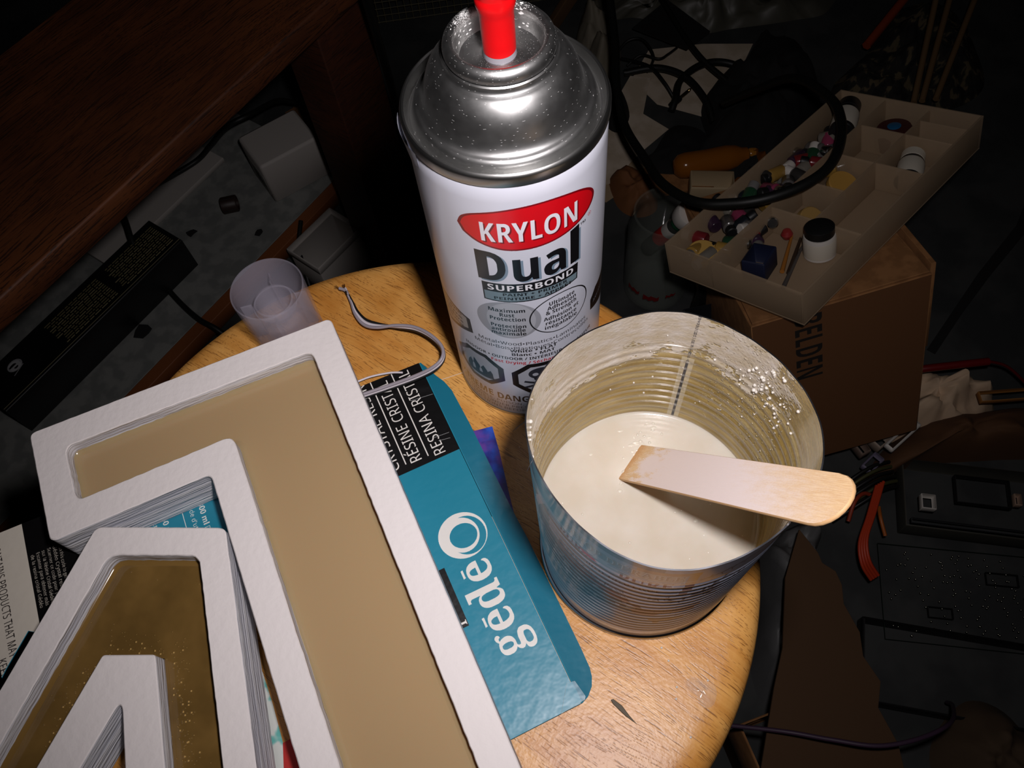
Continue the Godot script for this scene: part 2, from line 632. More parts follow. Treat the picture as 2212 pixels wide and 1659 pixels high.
# ==================================================================== the flattened carton under the letters
func carton() -> void:
	var teal := Color8(34, 128, 152)
	var black := Color8(14, 13, 14)
	var white := Color8(226, 222, 216)
	var cv := Print.new(2048, 1664, -212, -14, 12, 168, teal)
	cv.rect(-62, 110.6, -0.4, 168, black)
	cv.rect(0.2, -14, 12, 168, Color8(24, 108, 132))
	cv.text("RESINA CRISTAL", -6.5, 112.3, 47.6, 5.3, white, 90, "Droid Sans", 400)
	cv.line(Vector2(-14.5, 113.8), Vector2(-14.5, 161.6), 0.55, white)
	cv.text("RÉSINE CRISTAL", -17.6, 113.8, 45.4, 5.4, white, 90, "Droid Sans", 400)
	cv.line(Vector2(-25.2, 114.4), Vector2(-25.2, 162.2), 0.55, white)
	cv.text("CRYSTAL RESIN", -28.2, 113.6, 48.6, 5.3, white, 90, "Droid Sans", 400)
	for s in [[-11.5, 143.6, -0.6, 142.2], [-7.5, 118.6, -2.0, 117.6], [-9.0, 121.0, -1.5, 120.4]]:
		cv.line(Vector2(s[0], s[1]), Vector2(s[2], s[3]), 0.22, Color8(150, 150, 150))
	# the brand: gede and a swirled O
	cv.text("gede", -9.4, 17.4, 42.6, 14.4, white, 90, "Droid Serif", 700)
	cv.poly(poly([-22.1, 32.4, -21.1, 32.6, -21.2, 36.6, -22.2, 36.4]), white)
	cv.poly(poly([-22.3, 54.6, -21.3, 54.8, -21.4, 58.5, -22.4, 58.3]), white)
	cv.ellipse(-15.1, 72.6, 10.8, 10.3, white)
	cv.ellipse(-13.4, 71.9, 8.3, 8.7, teal)
	cv.ellipse(-15.4, 72.8, 7.6, 7.9, white)
	cv.ellipse(-14.9, 72.3, 6.1, 5.5, teal)
	cv.rect(-60, 36.3, -27.9, 62.9, black)
	cv.text("r", -28.3, 37.2, 3.0, 4.4, white, 90, "Droid Serif", 700)
	# the back of the carton, read the other way
	cv.rect(-212, -14, -193, 168, Color8(222, 214, 200))
	cv.rect(-193, -14, -152, 168, black)
	cv.text("CONTAINS PRODUCTS THAT MAY BE HARMFUL", -207.2, 161.2, 76, 3.5, Color8(40, 34, 34), -90, "Droid Sans", 400)
	cv.text("KEEP OUT OF REACH OF CHILDREN", -212.0, 108.5, 60, 3.5, Color8(40, 34, 34), -90, "Droid Sans", 400)
	var small := ["de la resina cristal Gédéo", "Escanear para obtener más", "sur la Résine Cristal Gédéo", "Scanner ce code pour plus", "Gédéo Crystal resin", "Scan this code to get more"]
	for i in 6:
		cv.text(small[i], -191.6 + i * 2.45, 148.6, 25.6 if i < 4 else 22.0, 1.55, Color8(200, 192, 178), -90, "Droid Sans", 400)
	cv.line(Vector2(-124.7, 150), Vector2(-124.7, 100), 0.3, white)
	cv.text("300 ml", -117.2, 139.0, 11.2, 2.6, white, -90)
	cv.text("Durcisseur", -117.2, 126.6, 16.0, 2.5, white, -90, "Droid Sans", 400)
	cv.text("Mode d'utilisation", -121.6, 141.6, 25.0, 2.1, white, -90, "Droid Sans", 400)
	cv.text("150 ml", -133.9, 141.2, 11.2, 2.6, white, -90)
	cv.text("Resin", -133.9, 129.0, 9.0, 2.5, white, -90, "Droid Sans", 400)
	cv.text("Instructions", -138.4, 141.6, 17.0, 2.1, white, -90, "Droid Sans", 400)
	var card := mat(Color.WHITE, 0.34, 0.0, {"albedo_texture": cv.tex(), "normal_enabled": true, "normal_texture": bumps(0.05, 21, 2.0, 3), "normal_scale": 0.12})
	var eu := Vector3(0.952, 0, -0.3075)
	var ev := Vector3(-0.3075, 0, -0.952)
	# local axes: x along u, z along -v
	var c := thing("flattened_carton", "flattened teal and black printed resin carton lying under the white letters", "carton", at(6.6, 0, -51.7), Basis(eu, Vector3.UP, -ev))
	var uvf := func(p: Vector2) -> Vector2: return Vector2((p.x + 212.0) / 224.0, (168.0 + p.y) / 182.0)
	var g := Geo.new()
	g.slab(poly([-0.3, 10.2, -0.3, -161.0, -62, -162.6, -62, 10.4]), 1.9, 2.6, 0.15, Transform3D(), uvf)
	part("front_panel", g.done(), card, c)
	g = Geo.new()
	g.slab(poly([-62.3, -108, -62.3, -162.6, -203.5, -166.0, -211.5, -165.6, -211.5, -101, -209, -104, -198, -115.5, -193, -112]), 1.9, 2.6, 0.15, Transform3D(), uvf)
	part("back_panel", g.done(), card, c)
	# under layers of the folded board
	g = Geo.new()
	g.slab(poly([-1.5, 9.0, -1.5, -160, -61, -161, -61, 9.2]), 0.1, 1.8, 0.1, Transform3D(), uvf)
	part("inner_panel", g.done(), card, c)
	g = Geo.new()
	g.slab(poly([-64, -112, -64, -160, -150, -163, -150, -112]), 0.1, 1.8, 0.1, Transform3D(), uvf)
	part("inner_panel", g.done(), card, c)
	# the side flap: bends down to the stool along the crease
	var fo := [0.6, -160.8, 4.5, -151.7, 6.9, -146.9, 8.4, -141.2, 9.1, -120.7, 9.1, -76.0, 9.7, -59.5, 9.6, -34.8, 9.4, -8.3, 9.1, -0.5, 8.3, 2.8, 6.5, 6.2, 3.4, 9.0, 0.4, 10.2]
	g = Geo.new()
	var rows := [[], [], []]
	var uvs := [[], [], []]
	for i in range(fo.size() - 2, -1, -2):
		var edge := Vector2(fo[i], fo[i + 1])
		for r in 3:
			var t: float = [1.0, 0.45, 0.0][r]
			var p := Vector2(lerpf(-0.2, edge.x, t), edge.y)
			rows[r].append(Vector3(p.x, 2.55 - 2.1 * pow(p.x / 9.5, 0.8) if p.x > 0 else 2.55, p.y))
			uvs[r].append(uvf.call(p))
	g.grid(rows, uvs)
	part("side_flap", g.done(), card, c)
	g = Geo.new()
	g.slab(poly([-2.1, 1.1, 1.2, 1.7, 2.4, 8.6, 1.6, 9.6, -9.1, 10.3]), 2.62, 2.9, 0.05, Transform3D(Basis(Vector3(0, 0, 1), -0.03), Vector3.ZERO), uvf)
	part("corner_tab", g.done(), card, c)


# ==================================================================== the spray can
func spray_can() -> void:
	var c := thing("spray_can", "white aerosol paint can with bare metal dome and red spray nozzle standing behind the tin", "spray can", at(10.06, 0, -202.26))
	var ink := Color8(16, 15, 18)
	var body := Color8(206, 208, 220)
	var grey := Color8(150, 152, 160)
	var cv := Print.new(2048, 2048, -51.7, 0, 51.7, 158, body)
	# the red badge
	var badge := PackedVector2Array()
	for p in curve([Vector3(-22, 137, 0), Vector3(-19.8, 141.2, 0), Vector3(-14, 144.4, 0), Vector3(-2, 147.3, 0), Vector3(10, 147.6, 0), Vector3(20, 145, 0), Vector3(26.6, 140.5, 0), Vector3(28.9, 135.6, 0), Vector3(26, 131, 0), Vector3(18, 127.8, 0), Vector3(6, 126.1, 0), Vector3(-6, 126.2, 0), Vector3(-15, 129, 0), Vector3(-20.4, 133, 0)], 6):
		badge.append(Vector2(p.x, p.y))
	cv.poly(badge, Color8(120, 4, 16))
	var inner := PackedVector2Array()
	for p in badge:
		inner.append(Vector2(3.4, 136.9) + (p - Vector2(3.4, 136.9)) * Vector2(0.955, 0.93))
	cv.poly(inner, Color8(206, 8, 22))
	cv.text("KRYLON", -13.4, 130.0, 34.0, 9.6, Color8(110, 4, 14), 0, "Droid Sans", 700, 0.0)
	cv.text("KRYLON", -13.9, 130.6, 34.0, 9.6, Color8(226, 224, 232), 0, "Droid Sans", 700, 0.0)
	cv.ring(26.4, 128.0, 0.9, 0.9, 0.15, Color8(200, 30, 40))
	cv.text("R", 26.1, 127.6, 0.7, 0.8, Color8(200, 30, 40))
	# the name of the paint
	cv.text("Dual", -16.2, 107.6, 38.0, 16.6, Color8(120, 140, 158))
	cv.text("Dual", -17.1, 108.3, 38.0, 16.6, ink)
	cv.poly(poly([-17.3, 108.3, -13.0, 108.3, -13.0, 124.9, -17.3, 124.9]), ink)
	cv.poly(poly([17.0, 108.3, 21.0, 108.3, 21.0, 127.8, 17.0, 126.9]), ink)
	cv.text("TM", 21.6, 126.0, 2.6, 1.2, ink)
	cv.poly(poly([-16.4, 95.5, -8, 95.2, 6, 95.6, 20.2, 97.4, 20.5, 106.8, -16.4, 106.8]), ink)
	cv.poly(poly([-15.9, 96.1, -8, 95.8, 6, 96.2, 19.7, 98.0, 19.9, 101.4, -15.9, 101.4]), Color8(112, 132, 142))
	cv.text("SUPERBOND", -14.4, 102.4, 32.6, 3.4, Color8(226, 226, 232))
	cv.text("PAINT + PRIMER", -9.0, 99.2, 24.5, 1.7, ink)
	cv.text("PEINTURE + APPRÊT", -12.4, 96.7, 30.0, 1.7, ink)
	# the two discs
	cv.ellipse(-8.2, 82.4, 12.6, 12.6, grey)
	cv.ellipse(-7.2, 82.4, 9.5, 12.0, Color8(170, 172, 180))
	cv.ring(12.7, 82.0, 13.0, 12.7, 0.55, ink)
	var two := [["Maximum", -15.5, 88.2, 14.0], ["Rust", -11.3, 85.2, 5.6], ["Protection", -15.4, 82.2, 13.8], ["Protection", -15.4, 77.4, 13.8], ["antirouille", -15.4, 74.7, 13.4], ["maximale", -15.6, 72.0, 13.8],
		["Ultimate", 7.8, 88.9, 11.0], ["Adhesion", 6.9, 86.1, 12.6], ["& Strength", 6.3, 83.2, 13.4], ["Adhésion et", 5.3, 79.4, 15.6], ["résistance", 6.0, 76.3, 13.8], ["inégalable", 5.6, 73.2, 14.4]]
	for t in two:
		cv.text(t[0], t[1], t[2], t[3], 2.35, ink)
	cv.text("Metal•Wood•Plastics•Laminates", -22.2, 64.4, 47.4, 2.3, ink, 0, "Droid Sans", 400)
	cv.text("Métal•Bois•Plastiques•Contrecollés", -24.4, 60.9, 51.4, 2.3, ink, 0, "Droid Sans", 400)
	cv.text("White • FLAT", -9.1, 58.9, 19.4, 2.1, ink)
	cv.text("Blanc • MAT", -8.6, 56.0, 18.0, 2.1, ink)
	cv.text("INDOOR • OUTDOOR / INTÉRIEUR • EXTÉRIEUR", -30.8, 52.6, 60.0, 2.1, ink)
	cv.text("Fast Drying / Séchage rapide", -17.9, 49.2, 38.0, 2.2, Color8(190, 30, 44))
	# hazard octagons
	for o in [[-25.4, 38.2], [2.6, 36.0]]:
		for k in 2:
			var r: float = [13.9, 10.9][k]
			var q := PackedVector2Array()
			for i in 8:
				q.append(Vector2(o[0] + r * 0.96 * cos(TAU * (i + 0.5) / 8), o[1] + r * sin(TAU * (i + 0.5) / 8)))
			cv.poly(q, [ink, Color8(172, 174, 184)][k])
	var dark := Color8(40, 44, 54)
	for f in [[-30.6, 35.0, 2.2, 7.5, 0.8], [-27.4, 35.4, 2.6, 10.0, -0.4], [-23.6, 34.4, 2.6, 7.6, 0.7], [-20.4, 34.0, 1.9, 5.2, 0.9]]:
		cv.poly(poly([f[0] - f[2], f[1] - 2.6, f[0] + f[2], f[1] - 3.0, f[0] + f[2] * 0.9, f[1] + f[3] * 0.3, f[0] + f[4], f[1] + f[3] * 0.75, f[0] - f[2] * 0.4, f[1] + f[3] * 0.35]), dark)
	for f in [[-28.6, 34.2, 0.8, 3.4], [-24.8, 33.6, 0.8, 3.0]]:
		cv.ellipse(f[0], f[1], f[2], f[3], Color8(172, 174, 184))
	cv.ellipse(-25.6, 31.4, 7.4, 1.5, dark)
	cv.ellipse(2.6, 40.2, 5.2, 4.6, dark)
	cv.ellipse(2.6, 36.0, 3.0, 2.4, dark)
	for e in [0.4, 4.8]:
		cv.ellipse(e, 39.6, 1.3, 1.3, Color8(172, 174, 184))
	cv.line(Vector2(-4.6, 28.6), Vector2(9.8, 34.0), 1.6, dark)
	cv.line(Vector2(-4.6, 34.0), Vector2(9.8, 28.6), 1.6, dark)
	cv.text("EXTREME DANGER", -43.4, 14.6, 47.0, 5.4, ink)
	cv.text("INFLAMMABLE. POISON. IRRITATES EYES.", -43.0, 11.2, 62.0, 2.1, dark, 0, "Droid Sans", 400)
	cv.text("CONTENTS UNDER PRESSURE. READ", -42.0, 8.0, 56.0, 2.1, dark, 0, "Droid Sans", 400)
	cv.text("INSTRUCTIONS BEFORE USING.", -41.0, 4.9, 50.0, 2.1, dark, 0, "Droid Sans", 400)
	# little panels at both sides
	cv.poly(poly([-45, 77.5, -38, 77.5, -25.4, 74.6, -25.0, 64.6, -41, 57.4, -45, 57.4]), ink)
	cv.poly(poly([-44, 76.3, -38, 76.3, -27.4, 73.8, -27.2, 66.2, -40.6, 59.4, -44, 59.4]), Color8(168, 160, 152))
	var lines := ["NO RUNS", "sans", "coulure", "fini mat"]
	for i in 4:
		cv.text(lines[i], -43, 73.0 - i * 3.0, 13.0, 1.6, ink)
	cv.poly(poly([28.6, 72.6, 32.6, 77.0, 46, 77.0, 46, 57.0, 28.8, 65.4]), ink)
	cv.text("ANY ANGLE", 31.0, 68.0, 12.0, 2.0, Color8(120, 122, 130))
	# the wall: one mesh, printed half in front, plain behind
	var label := mat(Color.WHITE, 0.33, 0.0, {"albedo_texture": cv.tex(), "texture_repeat": false, "clearcoat_enabled": true, "clearcoat": 0.4, "clearcoat_roughness": 0.18, "normal_enabled": true, "normal_texture": bumps(0.006, 77, 4.0, 2), "normal_scale": 0.12})
	var g := Geo.new()
	var seg := 96
	var rows := []
	var uvs := []
	for y in [1.2, 2.2, 30.0, 60.0, 90.0, 120.0, 150.0, 156.6, 157.8]:
		var row := []
		var uv := []
		for j in seg + 1:
			var ph := -PI + TAU * j / seg
			var r := 32.9 if y > 2 and y < 157 else 32.3
			if j == seg:
				ph = -PI
			row.append(Vector3(r * sin(ph), y, r * cos(ph)))
			uv.append(Vector2(clampf(((-PI + TAU * j / seg) * 32.9 + 51.7) / 103.4, 0.001, 0.999), 1.0 - y / 158.0))
		rows.append(row)
		uvs.append(uv)
	g.grid(rows, uvs)
	part("body", g.done(), label, c, "white printed can wall")
	# loose top edge of the wrap at the left
	g = Geo.new()
	rows = [[], []]
	uvs = [[], []]
	for i in 9:
		var a := deg_to_rad(-96.0 + i * 4.0)
		var lift := 1.4 * (1.0 - pow((i - 2) / 6.0, 2.0)) if i < 9 else 0.0
		rows[0].append(Vector3(33.0 * sin(a), 144.0 + absf(i - 2) * 1.2, 33.0 * cos(a)))
		rows[1].append(Vector3((33.2 + maxf(lift, 0.0)) * sin(a), 157.4 + maxf(lift, 0) * 0.6, (33.2 + maxf(lift, 0.0)) * cos(a)))
		for r in 2:
			uvs[r].append(Vector2(0.01, 0.02))
	g.grid(rows, uvs)
	part("wrap_edge", g.done(), label, c, "lifted edge of the printed wrap")
	# the metal top: dust and paint specks are matter, drawn into its colour
	var sp := Image.create(1024, 512, false, Image.FORMAT_RGB8)
	sp.fill(Color8(176, 176, 175))
	var mt := Image.create(1024, 512, false, Image.FORMAT_RGB8)
	mt.fill(Color8(255, 74, 0))                         # metal in r, roughness in g
	var wear := noise(0.012, 91, 4)
	for y in 512:
		for x in 1024:
			var k := wear.get_noise_2d(x * 2.0, y * 1.0)
			mt.set_pixel(x, y, Color(1.0, clampf(0.38 + k * 0.03, 0.1, 0.6), 0))
	var speck := func(u: float, v: float, r: float) -> void:
		for dy in range(-ceili(r), ceili(r) + 1):
			for dx in range(-ceili(r * 1.6), ceili(r * 1.6) + 1):
				if dx * dx / 2.0 + dy * dy <= r * r + 0.3:
					var xx := posmod(int(u * 1024) + dx, 1024)
					var yy := clampi(int(v * 512) + dy, 0, 511)
					sp.set_pixel(xx, yy, Color8(214, 214, 212))
					mt.set_pixel(xx, yy, Color(0, 0.7, 0))
	for i in 420:
		speck.call(rng.randf(), rng.randf(), 0.6)
	var dsp := ImageTexture.create_from_image(sp)
	var dmt := ImageTexture.create_from_image(mt)
	# the valve cup has far more: a fine spray at the back left, drops at the back and inside
	for i in 420:
		speck.call(rng.randf(), rng.randf_range(0, 0.9), 0.6)
	for i in 520:
		speck.call(fposmod(rng.randfn(0.615, 0.03), 1.0), clampf(rng.randfn(0.26, 0.05), 0.1, 0.5), 1.0)
	for i in 160:
		speck.call(fposmod(rng.randfn(0.44, 0.05), 1.0), clampf(rng.randfn(0.22, 0.06), 0.05, 0.5), 1.4)
	for i in 16:
		speck.call(fposmod(rng.randfn(0.42, 0.05), 1.0), clampf(rng.randfn(0.36, 0.1), 0.1, 0.62), rng.randf_range(3.0, 5.5))
	for i in 16:
		speck.call(fposmod(rng.randfn(0.66, 0.04), 1.0), clampf(rng.randfn(0.42, 0.08), 0.1, 0.62), rng.randf_range(2.5, 5.0))
	var mtex := ImageTexture.create_from_image(mt)
	var dome := mat(Color.WHITE, 1.0, 1.0, {"albedo_texture": dsp, "metallic_texture": dmt, "metallic_texture_channel": 0, "roughness_texture": dmt, "roughness_texture_channel": 1})
	var cupm := mat(Color.WHITE, 1.0, 1.0, {"albedo_texture": ImageTexture.create_from_image(sp), "metallic_texture": mtex, "metallic_texture_channel": 0, "roughness_texture": mtex, "roughness_texture_channel": 1})
	part("dome", lathe_mesh(pr([31.0, 158.6, 30.3, 158.8, 29.8, 159.8, 29.5, 161.0, 28.9, 162.4, 28.3, 163.1, 27.7, 163.4, 27.2, 163.5, 26.6, 163.9, 26.0, 164.6, 25.4, 165.7, 24.9, 167.2, 24.4, 169.2, 23.8, 171.2, 23.0, 173.2, 22.0, 175.0, 20.9, 176.5, 19.8, 177.7, 19.0, 178.2, 18.2, 178.5, 17.7, 178.9, 17.45, 179.6, 17.35, 180.6, 16.9, 181.0]), 96), dome, c, "bare metal shoulder")
	part("top_seam", lathe_mesh(pr([32.6, 157.0, 33.3, 157.6, 33.45, 158.6, 33.45, 161.0, 33.1, 162.0, 32.5, 162.4, 31.9, 162.0, 31.6, 160.8, 31.2, 159.0, 30.9, 158.4]), 96), M.steel, c, "rolled metal rim of the can")
	part("bottom_seam", lathe_mesh(pr([31, 2.4, 31.2, 0.4, 32.2, 0, 33.0, 0.4, 33.3, 1.4, 33.1, 2.6, 32.6, 3.0]), 96), M.steel, c)
	part("valve_cup", lathe_mesh(pr([15.9, 180.4, 16.5, 180.6, 16.9, 181.5, 16.95, 182.8, 16.5, 184.0, 15.7, 185.0, 14.8, 185.3, 13.9, 184.9, 13.3, 184.0, 13.0, 182.4, 12.9, 179.6, 12.3, 178.2, 11.0, 177.6, 7.2, 177.6, 6.2, 178.2, 5.0, 178.5, 0.0, 178.5]), 80), cupm, c, "rolled valve cup with paint specks")
	part("valve_stem", lathe_mesh(pr([4.9, 177.9, 5.0, 178.6, 4.7, 181.0, 3.2, 181.4, 0, 181.4]), 40), M.milky, c, "milky plastic valve stem")
	part("nozzle", lathe_mesh(pr([0, 179.8, 4.4, 179.9, 4.9, 180.4, 5.0, 186.0, 5.05, 193.0, 5.3, 194.2, 5.85, 196.2, 5.95, 198.4, 5.7, 199.0, 5.7, 199.6, 5.95, 200.4, 5.95, 205.0, 5.7, 206.0, 5.4, 206.8, 5.4, 212.0, 5.0, 213.2, 0, 213.4]), 56), M.red, c, "red plastic spray nozzle")


# ==================================================================== the opened tin of resin
func tin_rim(p: float) -> float:
	return 41.8 + 1.8 * cos(p) - 0.5 * sin(p) - 0.5 * cos(2 * p) + 0.9 * sin(2 * p) + 0.2 * cos(3 * p) - 0.1 * sin(3 * p) + 0.3 * cos(4 * p) - 0.7 * sin(4 * p)

# a point of the tin's wall: p round it (0 towards +z), h up it, off outwards
func tin_at(p: float, h: float, off := 0.0) -> Vector3:
	var t := h / 125.0
	var bead := 0.0
	if h > 13 and h < 106:
		bead = 0.26 * sin(TAU * h / 5.3) * minf(1.0, minf((h - 13) / 4.0, (106 - h) / 6.0))
	var a := Vector3(41.2 * sin(p), h, 41.2 * cos(p))
	var r := tin_rim(p) - 0.2
	var b := Vector3(0.3 + r * sin(p), h, 4.75 + r * cos(p))
	return a.lerp(b, t) + Vector3(sin(p), 0, cos(p)) * (bead + off)

func tin() -> void:
	var c := thing("tin_can", "opened illustrated tin can without its lid holding milky white resin", "tin can", at(44.6, 0, -104.65))
	# --- print outside: x is millimetres round (43 per radian), y is height
	var sky := Color8(134, 146, 176)
	var cv := Print.new(1536, 1024, -100, 0, 48, 125, sky)
	var nav := Color8(28, 52, 70)
	var brown := Color8(92, 34, 24)
	var pale := Color8(196, 198, 214)
	var ochre := Color8(170, 104, 40)
	var q := func(deg: float) -> float: return deg * 0.7505
	# dusk sky and dark wood at the left
	cv.rect(-100, 0, q.call(-58.0), 125, Color8(38, 92, 112))
	for i in 46:
		var x := rng.randf_range(-100, -44)
		var y := rng.randf_range(56, 122)
		cv.poly(poly([x, y, x + rng.randf_range(4, 14), y + rng.randf_range(-1, 1), x + rng.randf_range(2, 9), y + rng.randf_range(1.2, 3.0)]), [Color8(24, 72, 92), Color8(58, 118, 134), Color8(30, 60, 84)][i % 3])
	cv.poly(poly([q.call(-92.0), 60, q.call(-84.0), 92, q.call(-76.0), 107, q.call(-72.0), 106, q.call(-80.0), 90, q.call(-86.0), 70, q.call(-90.0), 52]), pale)
	cv.rect(q.call(-58.0), 110, q.call(-6.0), 117, Color8(98, 110, 124))
	cv.rect(q.call(-24.0), 108.6, q.call(-5.0), 117, Color8(190, 174, 150))
	cv.rect(q.call(-24.0), 117, q.call(0.0), 120.4, ochre)
	cv.rect(q.call(-66.0), 120.4, q.call(-14.0), 125, Color8(40, 46, 64))
	cv.rect(q.call(-100.0), 103.6, q.call(-6.0), 107.8, pale)
	# snow ground with fine bands, forest, roofs and log walls
	cv.rect(q.call(-70.0), 66, q.call(24.0), 103.6, Color8(150, 156, 182))
	cv.rect(-100, 0, 48, 50, Color8(128, 132, 148))
	for i in 16:
		var y := 8.0 + i * 5.3
		cv.rect(-100, y, 48, y + 0.55, Color8(104, 84, 96))
	cv.poly(poly([q.call(-100.0), 40, q.call(-60.0), 36, q.call(-36.0), 54, q.call(-18.0), 52, q.call(-16.0), 62, q.call(-30.0), 68, q.call(-56.0), 84, q.call(-100.0), 88]), nav)
	for i in 150:
		var x := rng.randf_range(q.call(-100.0), q.call(-18.0))
		var y := 60.0 + (x + 75.0) * -0.1 + rng.randf_range(-14, 16)
		cv.line(Vector2(x, y), Vector2(x + rng.randf_range(1, 4), y + rng.randf_range(-1.4, 1.4)), rng.randf_range(0.4, 1.3), [Color8(96, 120, 146), Color8(16, 30, 44), Color8(140, 156, 178)][i % 3])
	cv.poly(poly([q.call(-62.0), 88, q.call(-34.0), 80, q.call(-18.0), 67, q.call(-15.0), 63, q.call(-30.0), 70, q.call(-64.0), 78]), Color8(58, 26, 30))
	cv.poly(poly([q.call(-40.0), 78, q.call(-28.0), 77, q.call(-19.0), 67, q.call(-30.0), 69]), brown)
	cv.poly(poly([q.call(-22.0), 60, q.call(-8.0), 65, q.call(10.0), 66, q.call(8.0), 60, q.call(-6.0), 56, q.call(-14.0), 53, q.call(-20.0), 55]), Color8(96, 44, 22))
	for i in 6:
		cv.line(Vector2(q.call(-19.0 + i * 4.2), 55.5), Vector2(q.call(-18.6 + i * 4.2), 64), 0.35, Color8(60, 28, 18))
	cv.poly(poly([q.call(-12.0), 46, q.call(-6.0), 45, q.call(7.0), 45.6, q.call(2.0), 40.5, q.call(-5.0), 40, q.call(-7.5), 37]), Color8(136, 88, 40))
	# lacework of twigs
	for i in 240:
		var x := rng.randf_range(q.call(-62.0), q.call(-24.0))
		var y := 84.0 + (x + 42.0) * -0.35 + rng.randf_range(-4, 5)
		cv.line(Vector2(x, y), Vector2(x + rng.randf_range(-1.6, 1.6), y + rng.randf_range(-1.6, 1.6)), 0.35, Color8(46, 52, 70))
	for b in [[-16.0, 82, 17.0, 88], [-3.0, 78, 14.0, 105], [2.0, 88, 13.0, 80], [1.0, 109, 24.0, 118], [8.0, 92, 22.0, 97], [-10.0, 85, -2.0, 78]]:
		var p0 := Vector2(q.call(float(b[0])), b[1])
		var p1 := Vector2(q.call(float(b[2])), b[3])
		cv.line(p0, p1, 0.8, Color8(36, 26, 34))
		for i in 16:
			var m := p0.lerp(p1, rng.randf())
			cv.line(m, m + Vector2(rng.randf_range(-3, 3), rng.randf_range(-3.5, 3.5)), 0.45, Color8(44, 32, 40))
	cv.poly(poly([q.call(-4.8), 88, q.call(-1.6), 88, q.call(0.0), 98, q.call(-0.4), 113, q.call(-4.0), 113, q.call(-3.8), 100]), Color8(74, 26, 22))
	cv.rect(q.call(-4.4), 106, q.call(-0.4), 120, ochre)
	for i in 6:
		cv.rect(q.call(-5.2), 88.5 + i * 4.0, q.call(0.2), 89.1 + i * 4.0, pale)
	# the words
	cv.text("SIROP D'ÉRABLE", q.call(-57.0), 110.4, q.call(51.0), 6.0, Color8(220, 220, 226), 0, "Droid Serif", 700)
	cv.text("SIROP D'ÉRABLE", q.call(-56.6), 110.6, q.call(51.0), 5.4, Color8(110, 74, 50), 0, "Droid Serif", 700)
	cv.text("PUR ✦ PURE", q.call(-62.0), 98.6, q.call(54.0), 8.6, pale, 0, "Droid Serif", 700)
	cv.text("PUR", q.call(-61.6), 99.0, q.call(14.0), 7.8, brown, 0, "Droid Serif", 700)
	cv.text("PURE", q.call(-30.4), 99.0, q.call(22.2), 7.8, brown, 0, "Droid Serif", 700)
	cv.text("MAPLE SYRUP", q.call(-45.8), 92.2, q.call(34.0), 4.6, pale, 0, "Droid Serif", 700)
	cv.text("MAPLE SYRUP", q.call(-45.6), 92.6, q.call(34.0), 4.0, brown, 0, "Droid Serif", 700)
	for i in 9:                                         # a maple leaf, roughly
		var a := TAU * i / 9 + 0.35
		var lc := Vector2(q.call(-44.6), 103.6)
		cv.poly(PackedVector2Array([lc, lc + Vector2(cos(a - 0.3) * 2.4, sin(a - 0.3) * 2.2), lc + Vector2(cos(a) * 4.0, sin(a) * 3.4), lc + Vector2(cos(a + 0.3) * 2.4, sin(a + 0.3) * 2.2)]), Color8(196, 16, 24))
	cv.rect(-100, 0, 48, 7.6, Color8(150, 148, 156))
	for y in 1024:                                      # bright lithographed tinplate: the inks are thin
		for x in 1536:
			cv.im.set_pixel(x, y, cv.im.get_pixel(x, y).lerp(Color8(230, 231, 242), 0.36))
	var outside := mat(Color.WHITE, 0.42, 0.1, {"albedo_texture": cv.tex(), "texture_repeat": false, "clearcoat_enabled": true, "clearcoat": 0.5, "clearcoat_roughness": 0.1})
	# --- lacquer inside with resin left on it
	var iw := 1280
	var ih := 512
	var inim := Image.create(iw, ih, false, Image.FORMAT_RGB8)
	var inbump := Image.create(iw, ih, false, Image.FORMAT_RGB8)
	var na := noise(1.0, 51, 5)
	var nb := noise(1.0, 52, 4)
	var nc := noise(1.0, 53, 4)
	for y in ih:
		var h := 125.0 * (1.0 - float(y) / ih)
		for x in iw:
			var deg := float(x) / iw * 360.0
			var ca := cos(deg_to_rad(deg)) * 46.0
			var sa := sin(deg_to_rad(deg)) * 46.0
			var gold := Color8(160, 136, 76).lerp(Color8(126, 104, 48), clampf(0.5 + nb.get_noise_3d(ca * 0.05, h * 0.16, sa * 0.05), 0, 1))
			var streak := nb.get_noise_3d(ca * 0.018 + 90.0, h * 0.4, sa * 0.018)
			gold = gold.lerp(Color8(184, 172, 138), clampf(0.35 + streak * 1.2, 0, 1) * 0.6)
			# whitish leftovers: a thick coat high on the far left, crumbs at the right
			var far := exp(-pow((fposmod(deg - 208.0 + 180.0, 360.0) - 180.0) / 34.0, 2.0))
			var rgt := exp(-pow((fposmod(deg - 118.0 + 180.0, 360.0) - 180.0) / 26.0, 2.0))
			var mid := exp(-pow((fposmod(deg - 160.0 + 180.0, 360.0) - 180.0) / 30.0, 2.0))
			var lft := exp(-pow((fposmod(deg - 262.0 + 180.0, 360.0) - 180.0) / 30.0, 2.0))
			var limit := 0.9 * far * smoothstep(82.0, 100.0, h) + 0.62 * rgt * smoothstep(70.0, 112.0, h) + 0.58 * mid * smoothstep(84.0, 112.0, h) + 0.5 * lft * smoothstep(50.0, 96.0, h)
			var grain := na.get_noise_3d(ca * 0.06, h * 0.09, sa * 0.06) * 0.7 + nc.get_noise_3d(ca * 0.42, h * 0.7, sa * 0.42) * 0.35
			var k := smoothstep(0.42, 0.52, limit + grain * 0.75)
			var crumb := smoothstep(0.36, 0.42, nc.get_noise_3d(ca * 0.55 + 30.0, h * 0.55, sa * 0.55)) * smoothstep(0.25, 0.6, rgt + lft * 0.9 + far * 0.3) * smoothstep(48.0, 70.0, h)
			k = maxf(k, crumb)
			var col := gold.lerp(Color8(206, 200, 192).lerp(Color8(186, 174, 150), clampf(0.5 + nb.get_noise_3d(ca * 0.1, h * 0.2, sa * 0.1 + 40.0), 0, 1)), k)
